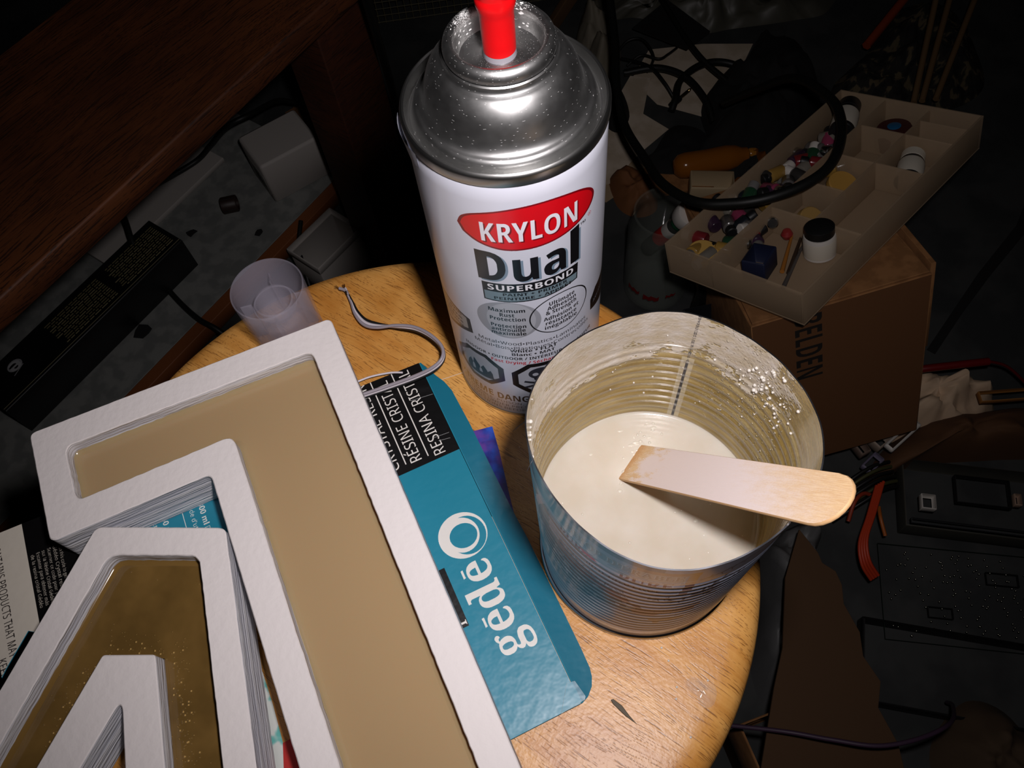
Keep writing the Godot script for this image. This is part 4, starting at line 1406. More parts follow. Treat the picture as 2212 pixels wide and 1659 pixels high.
# ==================================================================== under the bench
func under_bench() -> void:
	var sh := -560.0                                    # top of the lower shelf (mm from the stool top)
	var run := rad_to_deg(atan2(0.751, 0.66))           # the shelf's own direction
	# --- a long black box with fine print
	var cv := Print.new(1024, 256, 0, 0, 300, 75, Color8(16, 16, 17))
	rng.seed = 21
	cv.rect(0, 70.5, 300, 71.8, Color8(150, 140, 110))
	for blk in [[4, 96], [104, 196]]:
		for r in 12:
			var x: float = blk[0] + 2
			while x < blk[1] - 8:
				var w := rng.randf_range(3, 12)
				cv.rect(x, 62.5 - r * 4.6, minf(x + w, blk[1]), 64.3 - r * 4.6, Color8(126, 116, 82) if r % 4 else Color8(150, 140, 104))
				x += w + 1.6
	cv.ellipse(252, 26, 10, 10, Color8(150, 150, 152))
	cv.ellipse(252, 26, 7.6, 7.6, Color8(16, 16, 17))
	cv.text("e", 244.5, 18.6, 15, 21, Color8(172, 172, 174))
	cv.line(Vector2(244, 34), Vector2(262, 40), 1.4, Color8(150, 150, 152))
	var bb := thing("black_box", "long black printed box lying on the bench's lower shelf under the plank", "box", at(-529, sh, -650), turned(run + 180.0))
	var g := Geo.new()
	g.box(Vector3(300, 56, 64), 1.2)
	part("body", g.done(), M.black, bb)
	g = Geo.new()
	g.quad(Vector3(-149, 56.3, 31), Vector3(-149, 56.3, -31), Vector3(149, 56.3, -31), Vector3(149, 56.3, 31), Vector2(0, 1), Vector2(0, 0), Vector2(1, 0), Vector2(1, 1))
	part("printed_face", g.done(), mat(Color.WHITE, 0.4, 0.0, {"albedo_texture": cv.tex()}), bb, "face with rows of fine print")
	# --- the white power adapter
	var ad := thing("power_adapter", "white plastic power adapter with a printed label on the bench's lower shelf", "adapter", at(-275, sh, -884), turned(28.0))
	g = Geo.new()
	g.slab(Geo.rounded(poly([-45, 36, 45, 36, 45, -36, -45, -36]), 6, 4), 0, 74, 4.0)
	part("housing", g.done(), M.white_box, ad)
	g = Geo.new()
	g.box(Vector3(0.6, 38, 46), 0.2, Transform3D(Basis(), Vector3(-45.2, 14, 6)))
	part("label_plate", g.done(), mat(Color8(150, 148, 142), 0.6), ad)
	for i in 4:
		g = Geo.new()
		g.box(Vector3(0.5, 2.4, 26 - i * 3), 0.1, Transform3D(Basis(), Vector3(-45.7, 20 + i * 7, 2)))
		part("print_line", g.done(), M.black, ad)
	var pn := Geo.new()
	pn.slab(poly([-150, 0, 80, 0, 80, -70, -150, -70]), 0, 8, 0.6)
	solo("white_board", "pale flat board lying at the back of the lower shelf beside the adapter", "board", pn.done(), M.white_box, at(-430, sh, -868), turned(run))
	# --- cap, chips
	var k := thing("bottle_cap", "small dark bottle cap lying on its side on the lower shelf", "cap", at(-362, sh + 12, -832), Basis(Vector3.FORWARD, PI / 2).rotated(Vector3.UP, 0.1))
	part("shell", lathe_mesh(pr([0, -11, 11, -11, 12, -10, 12, 10, 11.2, 11, 9.5, 11, 9.5, -7, 0, -7]), 32), mat(Color8(44, 26, 20), 0.5), k)
	for i in 4:
		g = Geo.new()
		g.tube([Vector3(-11.5, -9, 0).rotated(Vector3.UP, i * 1.5), Vector3(-11.5, 9, 0).rotated(Vector3.UP, i * 1.5)], 0.8, 5)
		part("grip_rib", g.done(), M.black, k)
	var chips := [[-420, -800, 9, "dark paint chip on the lower shelf at the end of the black box"], [-322, -784, 8, "dark paint chip on the lower shelf in front of the adapter"], [-511, -676, 14, "largest dark chip on the lower shelf beside the black box"], [-474, -644, 15, "square dark chip on the lower shelf near the wooden strip"], [-537, -651, 10, "narrow dark chip tight against the black box"]]
	for c in chips:
		g = Geo.new()
		var o := PackedVector2Array()
		for i in 7:
			var r: float = c[2] * rng.randf_range(0.55, 1.1)
			o.append(Vector2(r * sin(TAU * i / 7), r * cos(TAU * i / 7) * 0.8))
		g.slab(o, 0, 1.6, 0.3)
		solo("paint_chip", c[3], "chip", g.done(), M.black_soft, at(c[0], sh, c[1]), Basis(), "dark chips on the lower shelf")
	# --- cables
	solo("black_cable", "black cable crossing the white adapter under the bench", "cable", tube_mesh([at(-470, sh + 20, -880) - at(0, 0, 0), at(-416, sh + 15, -920) - at(0, 0, 0), at(-382, sh + 40, -924) - at(0, 0, 0), at(-345, sh + 76, -916) - at(0, 0, 0), at(-312, sh + 79, -930) - at(0, 0, 0), at(-286, sh + 40, -994) - at(0, 0, 0), at(-265, sh + 8, -1019) - at(0, 0, 0)].map(func(p): return p * 1000.0), 4.0), M.cable, at(0, 0, 0))
	solo("black_cable", "black cable hanging over the printed black box and off the shelf edge", "cable", tube_mesh([Vector3(-500, sh + 61, -830), Vector3(-482, sh + 61, -780), Vector3(-470, sh + 50, -742), Vector3(-450, sh + 8, -712), Vector3(-423, sh + 5, -675), Vector3(-396, sh + 8, -644), Vector3(-374, sh + 4, -628), Vector3(-352, sh - 20, -612), Vector3(-330, -612, -600)], 3.8), M.cable, at(0, 0, 0))
	# --- white box on the floor before the shelf
	var wb := thing("white_box", "plain white lidded box on the floor beside the bench's shelf", "box", at(-226, -620, -742), turned(-44.0))
	g = Geo.new()
	g.box(Vector3(58, 70, 84), 2.0)
	part("body", g.done(), M.white_box, wb)
	g = Geo.new()
	g.box(Vector3(61, 14, 87), 1.5, Transform3D(Basis(), Vector3(0, 66.5, 0)))
	part("lid", g.done(), M.white_box, wb)
	solo("black_cable", "thin black cable rising in front of the plain white lidded box", "cable", tube_mesh([Vector3(-262, -616, -700), Vector3(-266, -590, -728), Vector3(-268, -566, -752), Vector3(-262, -555, -790)], 3.2), M.cable, at(0, 0, 0))
	# --- torn brown paper, yellow tube, black cap, amber tube
	var tp := Geo.new()
	var o2 := PackedVector2Array([Vector2(-50, 60), Vector2(-10, 96), Vector2(22, 104), Vector2(40, 60), Vector2(42, -40), Vector2(20, -62)])
	for i in 9:
		o2.append(Vector2(-14.0 - i * 5 + (i % 2) * 7, -50.0 + i * 11))
	tp.slab(o2, 0, 1.2)
	solo("torn_cardboard", "torn brown cardboard with a ragged edge standing behind the adapter", "cardboard", tp.done(), M.card_brown, at(-258, -612, -1080), Basis(Vector3.RIGHT, -0.25))
	var yt := thing("yellow_tube", "white and yellow tube with a black cap lying behind the adapter", "tube", at(-222, -606, -992), turned(38.0))
	part("body", lathe_mesh(pr([0, 0, 12, 0, 13, 1, 13, 30, 0, 30]), 28), M.white, yt)
	part("yellow_band", lathe_mesh(pr([13.2, 6, 13.4, 7, 13.4, 22, 13.2, 23]), 28), mat(Color8(196, 158, 16), 0.5), yt)
	part("cap", lathe_mesh(pr([0, 30, 14, 30, 15, 31, 15, 44, 14, 45, 0, 45]), 28), M.black, yt)
	for p in yt.get_children():
		p.transform = Transform3D(Basis(Vector3.RIGHT, PI / 2), Vector3(0, 0, -0.02))
	var am := thing("amber_cork", "short round amber plug on the floor at the foot of the bench leg", "plug", at(-192, -608, -937), Basis(Vector3.FORWARD, PI / 2))
	part("body", lathe_mesh(pr([0, -14, 10, -14, 11, -13, 11, 13, 10, 14, 6, 14, 5.5, 12, 0, 12]), 28), mat(Color8(150, 92, 36), 0.4), am)
	# --- the cable in front of the bench leg
	solo("black_cable", "black cable hanging straight down in front of the bench leg", "cable", tube_mesh([Vector3(-83, -100, -672), Vector3(-85, -160, -698), Vector3(-86, -220, -718), Vector3(-90, -330, -770), Vector3(-96, -450, -822), Vector3(-98, -560, -850), Vector3(-92, -615, -880)], 4.5), M.cable, at(0, 0, 0))


# ==================================================================== papers, bags and cables on the floor behind
func sheet(called: String, label: String, category: String, pts: Array, y: float, thick: float, m: Material, group := "") -> void:
	var c := Vector2.ZERO
	var o := poly(pts)
	for p in o:
		c += p / o.size()
	for i in o.size():
		o[i] -= c
	var g := Geo.new()
	g.slab(o, 0, thick, 0.0)
	solo(called, label, category, g.done(), m, at(c.x, y, c.y), Basis(), group)

# a soft lump: an outline blown up to a crumpled cushion
func lump(pts: Array, high: float, seed_: int, rough := 0.35) -> ArrayMesh:
	var o := Geo.ccw(poly(pts))
	var c := Vector2.ZERO
	for p in o:
		c += p / o.size()
	var n := noise(0.02, seed_, 3)
	var ring := PackedVector2Array()
	for i in o.size():
		for k in 6:
			ring.append(o[i].cubic_interpolate(o[(i + 1) % o.size()], o[(i + o.size() - 1) % o.size()], o[(i + 2) % o.size()], k / 6.0))
	var g := Geo.new()
	var rows := []
	var uvs := []
	for r in 9:
		var t := r / 8.0
		var row := []
		var uv := []
		for j in ring.size() + 1:
			var p := ring[j % ring.size()].lerp(c, t) - c
			var y := high * pow(sin(minf(t * 1.2, 1.0) * PI / 2), 0.7) * (1.0 + rough * n.get_noise_2d(p.x, p.y) * 2.0) if r else 0.0
			row.append(Vector3(p.x, y, p.y))
			uv.append(p * 0.001)
		rows.append(row)
		uvs.append(uv)
	g.grid(rows, uvs)
	return g.done()

func middle(pts: Array) -> Vector2:
	var c := Vector2.ZERO
	for p in poly(pts):
		c += p / (pts.size() / 2.0)
	return c

func heap(called: String, label: String, category: String, pts: Array, y: float, high: float, m: Material, seed_: int, rough := 0.35) -> void:
	var c := middle(pts)
	solo(called, label, category, lump(pts, high, seed_, rough), m, at(c.x, y, c.y))

func floor_pile() -> void:
	rng.seed = 33
	var f := -620.0
	# crumpled clear plastic at the top
	heap("plastic_bag", "crumpled grey plastic bag lying at the top behind the cables", "bag", [238, -1210, 262, -1190, 300, -1185, 387, -1130, 446, -1128, 545, -1128, 610, -1140, 640, -1230, 430, -1300, 260, -1290], f, 45, mat(Color8(84, 82, 72), 0.45), 4, 0.6)
	heap("pale_sack", "pale folded sack standing against the spray can at the top", "sack", [196, -1180, 236, -1195, 256, -1120, 232, -1046, 200, -1050, 180, -1110], f, 60, mat(Color8(128, 120, 104), 0.7), 5, 0.5)
	# netting behind the can
	var wm := thing("wire_mesh", "dark wire mesh panel standing at the back behind the spray can", "mesh", at(50, f, -1250))
	for i in 34:
		var g := Geo.new()
		g.tube([Vector3(-190 + i * 12.0, 10, 0), Vector3(-190 + i * 12.0, 200, -20)], 0.9, 4)
		part("wire", g.done(), mat(Color8(96, 90, 66), 0.6), wm)
	for i in 16:
		var g := Geo.new()
		g.tube([Vector3(-192, 12 + i * 12.0, -i * 1.2), Vector3(210, 12 + i * 12.0, -i * 1.2)], 0.9, 4)
		part("wire", g.done(), mat(Color8(96, 90, 66), 0.6), wm)
	solo("wooden_stake", "slim brown wooden stake leaning behind the spray can's dome", "stake", box_mesh(22, 300, 12, 1.5), mat(Color8(120, 88, 60), 0.7), at(150, f + 3, -1190), Basis(Vector3.RIGHT, 0.2).rotated(Vector3.UP, 0.2) * Basis(Vector3.FORWARD, 0.5))
	# papers
	sheet("paper_sheet", "cream paper sheet with a torn corner right of the spray can", "paper", [175, -830, 184, -900, 224, -996, 258, -1048, 288, -1037, 262, -962, 294, -923, 243, -884, 221, -864, 205, -835], f + 4, 0.6, M.paper)
	sheet("paper_sheet", "wide cream paper sheet under the loop of black cables", "paper", [259, -1042, 300, -1104, 388, -1100, 468, -1084, 383, -950, 359, -936, 288, -980], f + 2, 0.6, M.paper)
	sheet("paper_sheet", "creased paper sheet peeking out below the torn one", "paper", [150, -990, 214, -1000, 232, -880, 250, -845, 175, -800, 140, -820], f + 1, 0.6, mat(Color8(176, 152, 120), 0.9))
	sheet("black_card", "square black card lying on the papers below the plastic bag", "card", [272, -1113, 340, -1168, 390, -1080, 346, -1048], f + 40, 3.0, M.black_soft)
	# black bags
	heap("black_bag", "big black fabric bag lying behind the translucent tray", "bag", [380, -1000, 440, -1040, 489, -1100, 535, -1050, 548, -1010, 530, -920, 490, -862, 440, -790, 340, -800, 300, -830, 345, -880, 350, -950], f, 75, M.black_soft, 6, 0.25)
	heap("black_cloth", "black cloth bunched between the papers and the amber handle", "cloth", [302, -926, 346, -902, 334, -832, 262, -836, 240, -862, 262, -880], f + 6, 14, M.black_soft, 7, 0.3)
	heap("black_cloth", "small black cloth lump behind the spray can's shoulder", "cloth", [205, -1010, 236, -1020, 240, -960, 215, -930, 196, -960], f + 5, 26, M.black_soft, 8, 0.3)
	# cables
	solo("black_cable", "thick black cable making a wide loop in front of the tray", "cable", tube_mesh([Vector3(215, -380, -1100), Vector3(206, -400, -1010), Vector3(198, -420, -901), Vector3(186, -420, -825), Vector3(183, -420, -752), Vector3(190, -395, -672), Vector3(194, -365, -606), Vector3(214, -336, -551), Vector3(246, -322, -531), Vector3(280, -312, -524), Vector3(318, -307, -531), Vector3(348, -308, -551), Vector3(371, -315, -585), Vector3(387, -325, -626), Vector3(392, -338, -671), Vector3(380, -370, -740), Vector3(360, -440, -800), Vector3(345, -505, -850)], 5.4, 10), M.cable, at(0, 0, 0))
	var cs := [["black cable arching over the wide cream sheet", [245, -1035, 295, -1025, 332, -992, 352, -943, 356, -905], 5.5], ["black cable arching to the right from the brass plug", [300, -940, 309, -956, 324, -989, 366, -1016, 410, -1013, 450, -975], 5.5], ["black cable running down from the top across the black card", [310, -1230, 327, -1141, 343, -1070, 362, -1014, 390, -968], 4.5], ["thin black cable curled beside the torn sheet", [240, -1080, 262, -1095, 284, -1087, 294, -1050, 280, -1030], 2.2], ["thin black cable leading down to the brass plug", [246, -1068, 282, -1029, 298, -990, 309, -968], 2.6], ["thin black cable crossing between the sheets", [252, -1050, 276, -1058, 300, -1040, 318, -1052, 338, -1075], 2.0]]
	for i in cs.size():
		var pts := []
		var xs: Array = cs[i][1]
		for k in range(0, xs.size(), 2):
			var lift := 24.0 + 14.0 * sin(PI * k / (xs.size() - 2.0))
			if i == 2:
				lift = 66.0 - 3.0 * k
			pts.append(Vector3(xs[k], f + lift, xs[k + 1]))
		solo("black_cable", cs[i][0], "cable", tube_mesh(pts, cs[i][2]), M.cable, at(0, 0, 0))
	var jk := thing("audio_plug", "brass tipped black plug at the end of a cable on the papers", "plug", at(312, f + 30, -955), Basis(Vector3(0, 0, 1), -1.3).rotated(Vector3.UP, 0.5))
	part("sleeve", lathe_mesh(pr([0, -14, 4.5, -14, 5, -12, 5, 4, 4, 6, 0, 6]), 20), M.black, jk)
	part("tip", lathe_mesh(pr([2.6, 6, 2.6, 20, 2.0, 21, 2.8, 23, 1.0, 27, 0, 27.4]), 18), mat(Color8(200, 170, 110), 0.25, 1.0), jk)
	# the amber handle, cardboard strip and white block
	var h := thing("screwdriver_handle", "translucent amber tool handle lying on a cardboard strip", "handle", at(335, f + 30, -826), Basis(Vector3(0, 0, 1), -PI / 2).rotated(Vector3.UP, 0.05))
	part("grip", lathe_mesh(pr([0, -58, 10, -57, 17, -50, 19, -40, 18, -10, 19, 20, 17, 34, 12, 44, 11, 52, 0, 54]), 12), M.amber, h)
	part("collar", lathe_mesh(pr([0, 54, 8, 54, 9, 56, 9, 64, 8, 66, 0, 66]), 16), mat(Color8(170, 112, 40), 0.2), h)
	sheet("cardboard_strip", "brown cardboard strip under the amber tool handle", "cardboard", [236, -850, 385, -870, 400, -800, 262, -796], f + 2, 4.0, M.card_brown)
	var wb := thing("white_block", "pale cardboard block between the amber handle and the glass jar", "block", at(324, f, -783), turned(-12.0))
	part("body", box_mesh(62, 40, 34, 2.0), mat(Color8(196, 172, 134), 0.7), wb)
	heap("amber_bag", "crumpled amber film wedged between the tool handle and the tray", "film", [386, -838, 440, -842, 420, -796, 372, -776, 360, -800], f, 30, mat(Color8(110, 62, 20), 0.25), 9, 0.7)
	heap("brown_rag", "orange brown rag on the floor right beside the spray can", "rag", [190, -848, 248, -830, 246, -776, 215, -765, 190, -790], f, 34, mat(Color8(128, 80, 44), 0.8), 10, 0.6)


# ==================================================================== jar, box and tray
func box_and_tray() -> void:
	rng.seed = 55
	var B := Vector3(268.2, -285.0, -389.9)            # near corner of the tray's rim
	var up := Vector3(-0.17, 0.94, -0.30).normalized()
	var el := Vector3(243.2, -16.7, -190.0)
	el = (el - up * el.dot(up)).normalized()
	var bz := el.cross(up)                              # towards the photographer; the tray lies at negative z
	var fr := Basis(el, up, bz)
	# --- the cardboard box under it (local frame of the tray, turned by 35 degrees)
	var bb := fr * Basis(Vector3.UP, deg_to_rad(-34.8))
	var corner := B + fr * Vector3(130, -52, 51)
	var bx := thing("cardboard_box", "brown cardboard box with black capital print that carries the translucent tray", "box", at(corner.x, corner.y, corner.z), bb)
	# local: x from -260 to 0, z from 0 back to -230, y down to -232
	var cv := Print.new(512, 512, -176, -232, 0, 0, Color8(112, 72, 40))
	cv.text("BELDEN", -134, -6, 88, 27, Color8(30, 24, 20), -90)
	var front := mat(Color.WHITE, 0.85, 0.0, {"albedo_texture": cv.tex()})
	var g := Geo.new()
	g.slab(poly([-176, 0, 0, 0, 0, -230, -176, -230]), -232, -0.8, 1.0)
	part("body", g.done(), M.card_brown, bx)
	g = Geo.new()
	g.quad(Vector3(-175, -231, 0.3), Vector3(-175, -1, 0.3), Vector3(-1, -1, 0.3), Vector3(-1, -231, 0.3), Vector2(0, 1), Vector2(0, 0), Vector2(1, 0), Vector2(1, 1))
	part("printed_face", g.done(), front, bx, "side with black letters")
	g = Geo.new()
	g.slab(poly([-174, -2, -2, -2, -6, -112, -170, -112]), -0.8, 1.8, 0.4)
	part("top_flap", g.done(), M.card_brown, bx)
	g = Geo.new()
	g.slab(poly([-170, -116, -6, -116, -2, -228, -174, -228]), -0.8, 1.6, 0.4)
	part("top_flap", g.done(), M.card_brown, bx)
	g = Geo.new()
	g.slab(poly([3, -10, 8, -10, 12, -215, 5, -220]), -110, 3, 0.6)
	part("side_flap", g.done(), M.card_brown, bx)
	# --- the tray
	var t := thing("organiser_tray", "translucent frosted plastic organiser tray with dividers full of small bottles", "tray", at(B.x, B.y, B.z), fr)
	var W := 312.0
	var D := 160.0
	var H := 37.0
	g = Geo.new()
	g.slab(poly([0, 0, W, 0, W, -D, 0, -D]), -H - 2, -H, 0.4)
	part("bottom", g.done(), M.tray, t)
	for w in [[0, 0, W, -2], [0, -D + 2, W, -D], [0, -2, 2, -D + 2], [W - 2, -2, W, -D + 2]]:
		g = Geo.new()
		g.slab(poly([w[0], w[1], w[2], w[1], w[2], w[3], w[0], w[3]]), -H, 0, 0.3)
		part("side_wall", g.done(), M.tray, t)
	g = Geo.new()
	g.slab(poly([2, -104, W - 2, -104, W - 2, -105.6, 2, -105.6]), -H, -2, 0.2)
	part("divider", g.done(), M.tray, t)
	g = Geo.new()
	g.slab(poly([100, -54, W - 2, -54, W - 2, -55.6, 100, -55.6]), -H, -4, 0.2)
	part("divider", g.done(), M.tray, t)
	for d in [[100, -2, -104], [152, -55, -104], [206, -2, -54], [206, -55, -104], [262, -2, -104], [290, -2, -54]]:
		g = Geo.new()
		g.slab(poly([d[0], d[1], d[0] + 1.6, d[1], d[0] + 1.6, d[2], d[0], d[2]]), -H, -5, 0.2)
		part("divider", g.done(), M.tray, t)
	# things in the tray, given in its own frame
	var put := func(x: float, y: float, z: float) -> Vector3:
		return at(B.x, B.y, B.z) + fr * Vector3(x, y, z) * 0.001
	var lying := Basis(Vector3(0, 0, 1), PI / 2)
	var bottle := func(called: String, label: String, where: Vector3, turn: Basis, r: float, long: float, body_m: Material, cap_m: Material, band: Material) -> void:
		var o := thing(called, label, "bottle", where, fr * turn)
		part("body", lathe_mesh(pr([0, 0, r - 1, 0, r, 1, r, long * 0.66, r - 0.8, long * 0.72, r * 0.7, long * 0.74, 0, long * 0.74]), 28), body_m, o)
		part("cap", lathe_mesh(pr([r * 0.7, long * 0.74, r * 0.92, long * 0.75, r * 0.92, long * 0.98, r * 0.85, long, 0, long]), 28), cap_m, o)
		if band:
			part("paper_label", lathe_mesh(pr([r + 0.1, long * 0.1, r + 0.3, long * 0.12, r + 0.3, long * 0.6, r + 0.1, long * 0.62]), 28), band, o)
	var wl := mat(Color8(214, 206, 190), 0.7)
	bottle.call("label_bottle", "small white labelled bottle lying at the far left end of the tray", put.call(252, -H + 24, -122), Basis(Vector3(0, 0, 1), -PI / 2).rotated(Vector3.UP, 0.4), 13.5, 58.0, M.black, M.black, wl)
	bottle.call("label_bottle", "small white labelled bottle lying in a right-hand compartment of the tray", put.call(211, -H + 14, -22), Basis(Vector3(0, 0, 1), -PI / 2).rotated(Vector3.UP, 0.4), 13.0, 48.0, mat(Color8(40, 40, 44), 0.3), wl, wl)
	bottle.call("capped_jar", "squat jar with a big black lid standing in the near end of the tray", put.call(92, -H + 0.2, -44), Basis(), 15.5, 34.0, M.white, M.black, wl)
	var disc := lathe_mesh(pr([0, 0, 15, 0, 16, 1, 16, 7, 15, 8, 0, 8]), 32)
	solo("wooden_disc", "pale yellow disc lying in the tray's middle compartment", "disc", disc, mat(Color8(196, 150, 70), 0.6), put.call(188, -H + 6, -82), fr * Basis(Vector3.RIGHT, 0.5))
	solo("wooden_disc", "pale yellow disc in the near left corner of the tray", "disc", disc, mat(Color8(206, 164, 84), 0.6), put.call(26, -H + 10, -136), fr * Basis(Vector3.RIGHT, 0.35))
	solo("wooden_disc", "pale disc half hidden behind the black-lidded jar", "disc", disc, mat(Color8(180, 144, 82), 0.6), put.call(126, -H + 2, -80), fr * Basis(Vector3.RIGHT, 0.9))
	var bt := thing("dark_pot", "dark maroon pot with a blue spot at the far end of the tray", "pot", put.call(282, -H + 0.2, -78), fr)
	part("body", lathe_mesh(pr([0, 0, 17, 0, 19, 2, 20, 18, 17, 24, 0, 25]), 28), mat(Color8(70, 30, 28), 0.5), bt)
	part("spot", lathe_mesh(pr([7, 25.0, 7, 25.6, 6, 26, 0, 26]), 24), mat(Color8(30, 96, 140), 0.4), bt)
	solo("blue_block", "dark blue block in the near compartment of the tray", "block", box_mesh(30, 24, 24, 1.5), mat(Color8(24, 32, 62), 0.6), put.call(42, -H + 0.2, -78), fr * turned(12))
	var brs := [["thin brush with a bare wooden handle lying in the near compartment", 76, -70, 25.0, Color8(176, 112, 44)], ["thin dark brush lying beside the bare wooden brush", 78, -62, 22.0, Color8(60, 44, 34)], ["short grey pencil lying nearest the tray's near wall", 58, -52, 18.0, Color8(84, 78, 74)]]
	for b in brs:
		g = Geo.new()
		g.tube([Vector3(-30, 3, 0), Vector3(28, 3, 0)], 2.4, 8, 0.6)
		g.tube([Vector3(28, 3, 0), Vector3(38, 3, 0)], 1.9, 8, 0.3)
		solo("paint_brush", b[0], "brush", g.done(), mat(b[4], 0.5), put.call(b[1], -H + 1, b[2]), fr * turned(b[3]))
	solo("red_bead", "round red bead lying between the brushes in the tray", "bead", lathe_mesh(pr([0, -6, 4, -4.6, 6, 0, 4, 4.6, 0, 6]), 20), mat(Color8(150, 44, 44), 0.4), put.call(96, -H + 8, -84), fr)
	# the crowded long compartment
	var cols := [Color8(52, 50, 48), Color8(120, 36, 40), Color8(96, 92, 90), Color8(36, 70, 48), Color8(150, 60, 90), Color8(164, 128, 62), Color8(60, 40, 60), Color8(128, 122, 112), Color8(30, 34, 40)]
	var names := ["dark", "red", "grey", "green", "pink", "ochre", "purple", "pale", "black"]
	var silver := mat(Color8(190, 190, 190), 0.25, 1.0)
	var clear := mat(Color8(120, 118, 116), 0.15)
	var count := 42
	var xs := []
	for i in count:
		xs.append(32.0 + (i % 14) * 16.5 + (7.0 if (i / 14) % 2 else 0.0))
	for i in count:
		var ci := (i * 5) % 9
		var before := 0
		for q in count:
			if (q * 5) % 9 == ci and (xs[q] < xs[i] or (xs[q] == xs[i] and q < i)):
				before += 1
		var ordinal: String = ["first", "second", "third", "fourth", "fifth", "sixth"][before]
		var z := -116.0 - (i / 14) * 16.0
		var o := thing("paint_vial", "%s %s glass paint vial from the near end in the tray's crowded long compartment" % [ordinal, names[ci]], "vial", put.call(xs[i] + rng.randf_range(-3, 3), -H + 9 + (i / 14) * 2, z + rng.randf_range(-3, 3)), fr * Basis(Vector3(0, 0, 1), rng.randf_range(1.2, 1.7)).rotated(Vector3.UP, rng.randf_range(0, TAU)), "glass vials in the tray's long compartment")
		part("body", lathe_mesh(pr([0, 0, 6.6, 0, 7.4, 1, 7.4, 17, 5, 19, 0, 19]), 18), mat(cols[ci], 0.2), o)
		part("cap", lathe_mesh(pr([0, 19, 5.6, 19, 6, 20, 6, 27, 5, 28, 0, 28]), 18), [silver, M.black, M.black, clear, M.white][i % 5], o)
	# --- the glass jar
	var j := thing("glass_jar", "clear glass jar with red print standing in front of the tray", "jar", at(214, -620, -640))
	part("glass", lathe_mesh(pr([0, 2, 38, 2, 42, 6, 43, 20, 43, 128, 40, 142, 37, 148, 37, 160, 38.5, 161, 38.5, 163, 36, 163, 35, 148, 38, 141, 41, 127, 41, 20, 39, 8, 0, 6]), 56), M.glass, j)
	g = Geo.new()
	for s in [[-70.0, -44.0, 34.0, 44.0], [-36.0, -8.0, 30.0, 42.0], [4.0, 22.0, 36.0, 44.0]]:
		var rows := [[], []]
		var uvs := [[], []]
		for i in 9:
			var a := deg_to_rad(lerpf(s[0], s[1], i / 8.0))
			rows[0].append(Vector3(43.3 * sin(a), s[2] + (i % 3) * 1.4, 43.3 * cos(a)))
			rows[1].append(Vector3(43.3 * sin(a), s[3] - (i % 4) * 1.2, 43.3 * cos(a)))
			uvs[0].append(Vector2.ZERO)
			uvs[1].append(Vector2.ZERO)
		g.grid(rows, uvs)
	part("red_print", g.done(), mat(Color8(130, 20, 20), 0.5), j)
	var axis := Vector3(34, 115, 43).normalized()
	var ax1 := axis.cross(Vector3(0, 0, 1)).normalized()
	var ib := thing("white_capped_bottle", "slim bottle with a white cap sticking out of the glass jar", "bottle", at(203, -545, -655), Basis(ax1, axis, ax1.cross(axis)))
	part("body", lathe_mesh(pr([0, 0, 9.5, 0, 10.5, 2, 10.5, 80, 8.6, 92, 8.6, 112, 0, 112]), 28), mat(Color8(64, 66, 62), 0.3), ib)
	part("red_label", lathe_mesh(pr([10.6, 36, 10.8, 37, 10.8, 62, 10.6, 63]), 28), mat(Color8(180, 40, 34), 0.5), ib)
	part("white_label", lathe_mesh(pr([10.6, 63, 10.8, 64, 10.8, 78, 10.5, 80]), 28), M.white, ib)
	part("green_ring", lathe_mesh(pr([9.0, 88, 9.8, 89, 9.8, 98, 9.0, 99]), 28), mat(Color8(20, 90, 56), 0.5), ib)
	part("cap", lathe_mesh(pr([9, 106, 15.5, 106, 17, 108, 17, 124, 16, 126, 12.6, 126, 12.2, 124, 0, 124]), 32), M.white, ib)
	# --- dark things beside the jar
	solo("dark_box", "dark slate box standing on the floor beside the glass jar", "box", box_mesh(44, 130, 62, 2), mat(Color8(34, 38, 46), 0.6), at(236, -620, -490), turned(4))
	solo("black_marker", "black marker pen standing between the glass jar and the tray", "marker", lathe_mesh(pr([0, 0, 8, 0, 9, 2, 9, 90, 8, 94, 8.4, 96, 8.4, 130, 6, 134, 0, 135]), 20), M.black, at(246, -620, -560), Basis(Vector3.RIGHT, 0.1))


